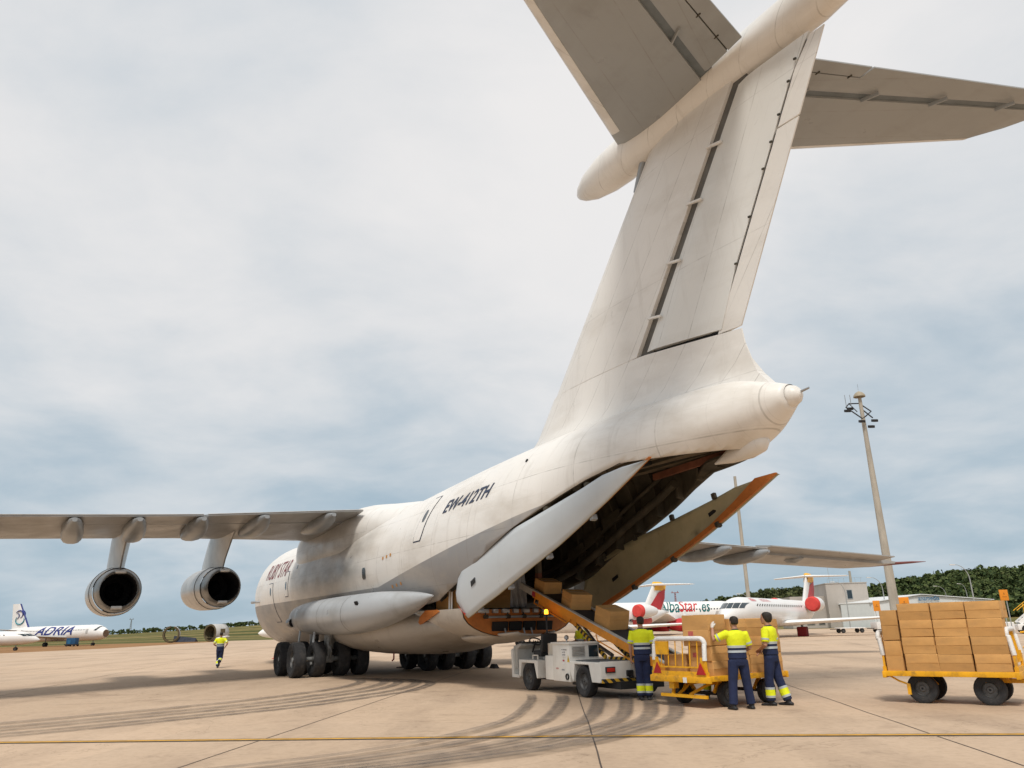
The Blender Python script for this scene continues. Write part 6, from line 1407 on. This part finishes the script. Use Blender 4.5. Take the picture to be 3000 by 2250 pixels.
mb = MB(); prism(mb, [(-1.5, .35), (1.5, .35), (1.5, 1.0), (.3, 1.05), (.1, 1.8), (-.9, 1.85), (-1.0, 1.1), (-1.5, 1.05)], -.75, .75); bevel_obj(mb.build('body', m_white, t, smooth=False), .04)
mb = MB(); mb.box((0, -.3, 1.5), (1.52, .7, .45), bevel=.03); mb.build('cab_glass', m_glass, t)
for x in (-.7, .7):
    for y in (-.95, .95): add_wheel(wheel_meshes(.34, .22, .17), t, (x, y, .34), math.pi/2)
# ------------------------------------------------------------------ lattice towers
def lattice(label, loc, h, mats, dish):
    t = thing('lattice_tower', label, 'tower', loc, 0, 'far lattice towers'); mb = MB(); n = 8
    for k in range(n):
        z0, z1 = h*k/n, h*(k+1)/n; w0, w1 = .9-.6*k/n, .9-.6*(k+1)/n
        for a in range(4):
            c0 = (w0*math.cos(a*math.pi/2), w0*math.sin(a*math.pi/2), z0); c1 = (w1*math.cos(a*math.pi/2), w1*math.sin(a*math.pi/2), z1); c2_ = (w1*math.cos((a+1)*math.pi/2), w1*math.sin((a+1)*math.pi/2), z1)
            mb.cyl(c0, c1, .09, n=4); mb.cyl(c0, c2_, .06, n=4)
    mb.build('lattice', mats, t, smooth=False)
    mb = MB(); mb.box((0, 0, h+.2), (dish, .6, .35)); mb.box((-dish*.35, 0, h+.7), (.3, .3, .9)); mb.box((dish*.35, 0, h+.7), (.3, .3, .9)); mb.build('antenna_head', mats, t, smooth=False)
lattice('small reddish lattice radar tower beyond the script-titled airliner', (91, 460, 8), 10.0, M('tower_red', (.32, .10, .09), .6), 4.5)
lattice('grey lattice pylon on the left horizon', (-290, 600, 3), 11, M('tower_grey', (.22, .24, .24), .6), 3)
# ------------------------------------------------------------------ trees
def leaf_mat(name, c0, c1):
    m = bpy.data.materials.new(name); m.use_nodes = True; n, l = m.node_tree.nodes, m.node_tree.links; b = n['Principled BSDF']; b.inputs['Roughness'].default_value = .8; b.inputs['Specular IOR Level'].default_value = .15
    g = n.new('ShaderNodeNewGeometry'); r = n.new('ShaderNodeValToRGB'); r.color_ramp.elements[0].color = (*c0, 1); r.color_ramp.elements[1].color = (*c1, 1); l.new(g.outputs['Random Per Island'], r.inputs[0]); l.new(r.outputs[0], b.inputs['Base Color']); return m
m_pine = leaf_mat('pine_needles', (.022, .042, .014), (.095, .120, .038)); m_scrub = leaf_mat('scrub_leaves', (.035, .050, .020), (.115, .125, .048)); m_bark = M('pine_bark', (.07, .05, .035), .9, var=.3)
def crown_faces(rnd, cx, cy, cz, rx, rz, nclump, nleaf, size):
    vs = []; fs = []
    for k in range(nclump):
        a = rnd.uniform(0, 6.283); rr = rnd.uniform(.1, .85)**.7; h = rnd.uniform(-.75, .9); w = math.sqrt(max(.05, 1-h*h))
        c = Vector((cx+rx*rr*w*math.cos(a), cy+rx*rr*w*math.sin(a), cz+rz*h)); cr = rx*rnd.uniform(.28, .5)
        for q in range(nleaf):
            d = Vector((rnd.gauss(0, 1), rnd.gauss(0, 1), rnd.gauss(0, .8))).normalized(); p = c+d*cr*rnd.uniform(.5, 1.05)
            u = d.orthogonal().normalized(); u = (u+d.cross(u)*rnd.uniform(-1, 1)).normalized(); v = (d.cross(u)+d*rnd.uniform(-.5, .5)).normalized(); s = size*rnd.uniform(.6, 1.3); o = len(vs)
            vs += [p-u*s, p+v*s*.8, p+u*s, p-v*s*.8]; fs.append((o, o+1, o+2, o+3))
    return vs, fs
TREES = []
for k in range(5):
    rnd = random.Random(40+k); H = 1.0; mb = MB(); mb.add(*crown_faces(rnd, 0, 0, .66, .42+.05*(k % 3), .30+.04*(k % 2), 15, 26, .085)); o = mb.build('crown', m_pine if k < 4 else m_scrub, smooth=False); cm = o.data; bpy.data.objects.remove(o)
    mb = MB(); mb.tube([(0, 0, -.05), (.01, 0, .3), (.03, .02, .62)], [.03, .024, .012], 6); [mb.tube([(.01, 0, .32+.08*q), (.18*math.cos(q*2.1), .18*math.sin(q*2.1), .5+.08*q)], [.013, .006], 5) for q in range(4)]; o = mb.build('trunk', m_bark); tm_ = o.data; bpy.data.objects.remove(o); TREES.append((cm, tm_))
def tree(label, x, y, h, k, rnd, grp, wide=1.0):
    t = thing('pine_tree', label, 'tree', (x, y, terrain_z(x, y)), rnd.uniform(0, 6.28), grp); t.scale = (h*wide, h*wide, h); put('crown', TREES[k][0], t); put('trunk', TREES[k][1], t)
rnd = random.Random(5)
def ridge_y(x, y0, y1):   # the crest of the hill as it shows against the sky
    best = max((terrain_z(x*y/((y0+y1)/2), y)/y, y) for y in [y0+(y1-y0)*i/30 for i in range(31)]); return best[1]
ONES = ['', 'first', 'second', 'third', 'fourth', 'fifth', 'sixth', 'seventh', 'eighth', 'ninth', 'tenth', 'eleventh', 'twelfth', 'thirteenth', 'fourteenth', 'fifteenth', 'sixteenth', 'seventeenth', 'eighteenth', 'nineteenth']
def ordw(n): return ONES[n] if n < 20 else (['twentieth', 'thirtieth', 'fortieth'][n//10-2] if n % 10 == 0 else ['twenty', 'thirty', 'forty'][n//10-2]+'-'+ONES[n % 10])
for i in range(46):
    sl = .455+.205*i/45+rnd.uniform(-.002, .002); y = ridge_y(sl*400, 330, 470); x = sl*y
    tree(f'dark pine on the crest of the right hill, {ordw(i+1)} from the left', x, y+rnd.uniform(-8, 4), rnd.uniform(3.6, 6.4), rnd.randrange(4), rnd, 'pines on the right crest', rnd.uniform(.9, 1.35))
for i in range(44):
    sl = .175+.27*i/43+rnd.uniform(-.002, .002); y = ridge_y(sl*630, 540, 720); x = sl*y
    tree(f'dark pine on the far middle ridge, {ordw(i+1)} from the left', x, y+rnd.uniform(-10, 5), rnd.uniform(4, 8), rnd.randrange(4), rnd, 'pines on the middle ridge', rnd.uniform(1, 1.7))
LSL = sorted(rnd.uniform(-.55, -.15) for _ in range(30))
for i in range(30):
    sl = LSL[i]; y = 590; x = sl*y
    tree(f'dark tree on the left horizon, {ordw(i+1)} from the left', x, y+rnd.uniform(-10, 10), rnd.uniform(1.8, 3.4) if i > 4 else rnd.uniform(1.2, 2.0), rnd.randrange(5), rnd, 'trees on the left horizon', rnd.uniform(1.6, 2.6))
def wood(name, label, n, fx, nclump, nleaf, size, hr, mat):
    mb = MB(); r_ = random.Random(11)
    for _ in range(n):
        x, y = fx(r_); h = r_.uniform(*hr); z = terrain_z(x, y); mb.add(*crown_faces(r_, x, y, z+h*.55, h*r_.uniform(.40, .85), h*r_.uniform(.38, .6), nclump, nleaf, size*h))
    return tag(mb.build(name, mat, smooth=False), label, 'woodland', kind='stuff')
def fx_r(r_): y = r_.uniform(262, 425); sl = r_.uniform(.44, .70); return sl*y, y
def fx_m(r_): y = r_.uniform(520, 690); sl = r_.uniform(.165, .47); return sl*y, y
wood('pine_wood', 'dense dark pine wood covering the right hill', 1500, fx_r, 5, 12, .17, (3.0, 6.0), m_pine)
wood('scrub_wood', 'mixed green scrub wood covering the middle ridge', 900, fx_m, 5, 11, .18, (3.5, 6.5), m_scrub)
def fx_l(r_): y = r_.uniform(560, 640); sl = r_.uniform(-.55, -.14); return sl*y, y
wood('hedge_line', 'thin dark hedge along the left horizon', 420, fx_l, 4, 10, .2, (1.2, 3.2), m_pine)
wood('hill_scrub', 'paler scrub patches scattered over the right hill', 200, fx_r, 4, 12, .16, (2.6, 5.2), m_scrub)
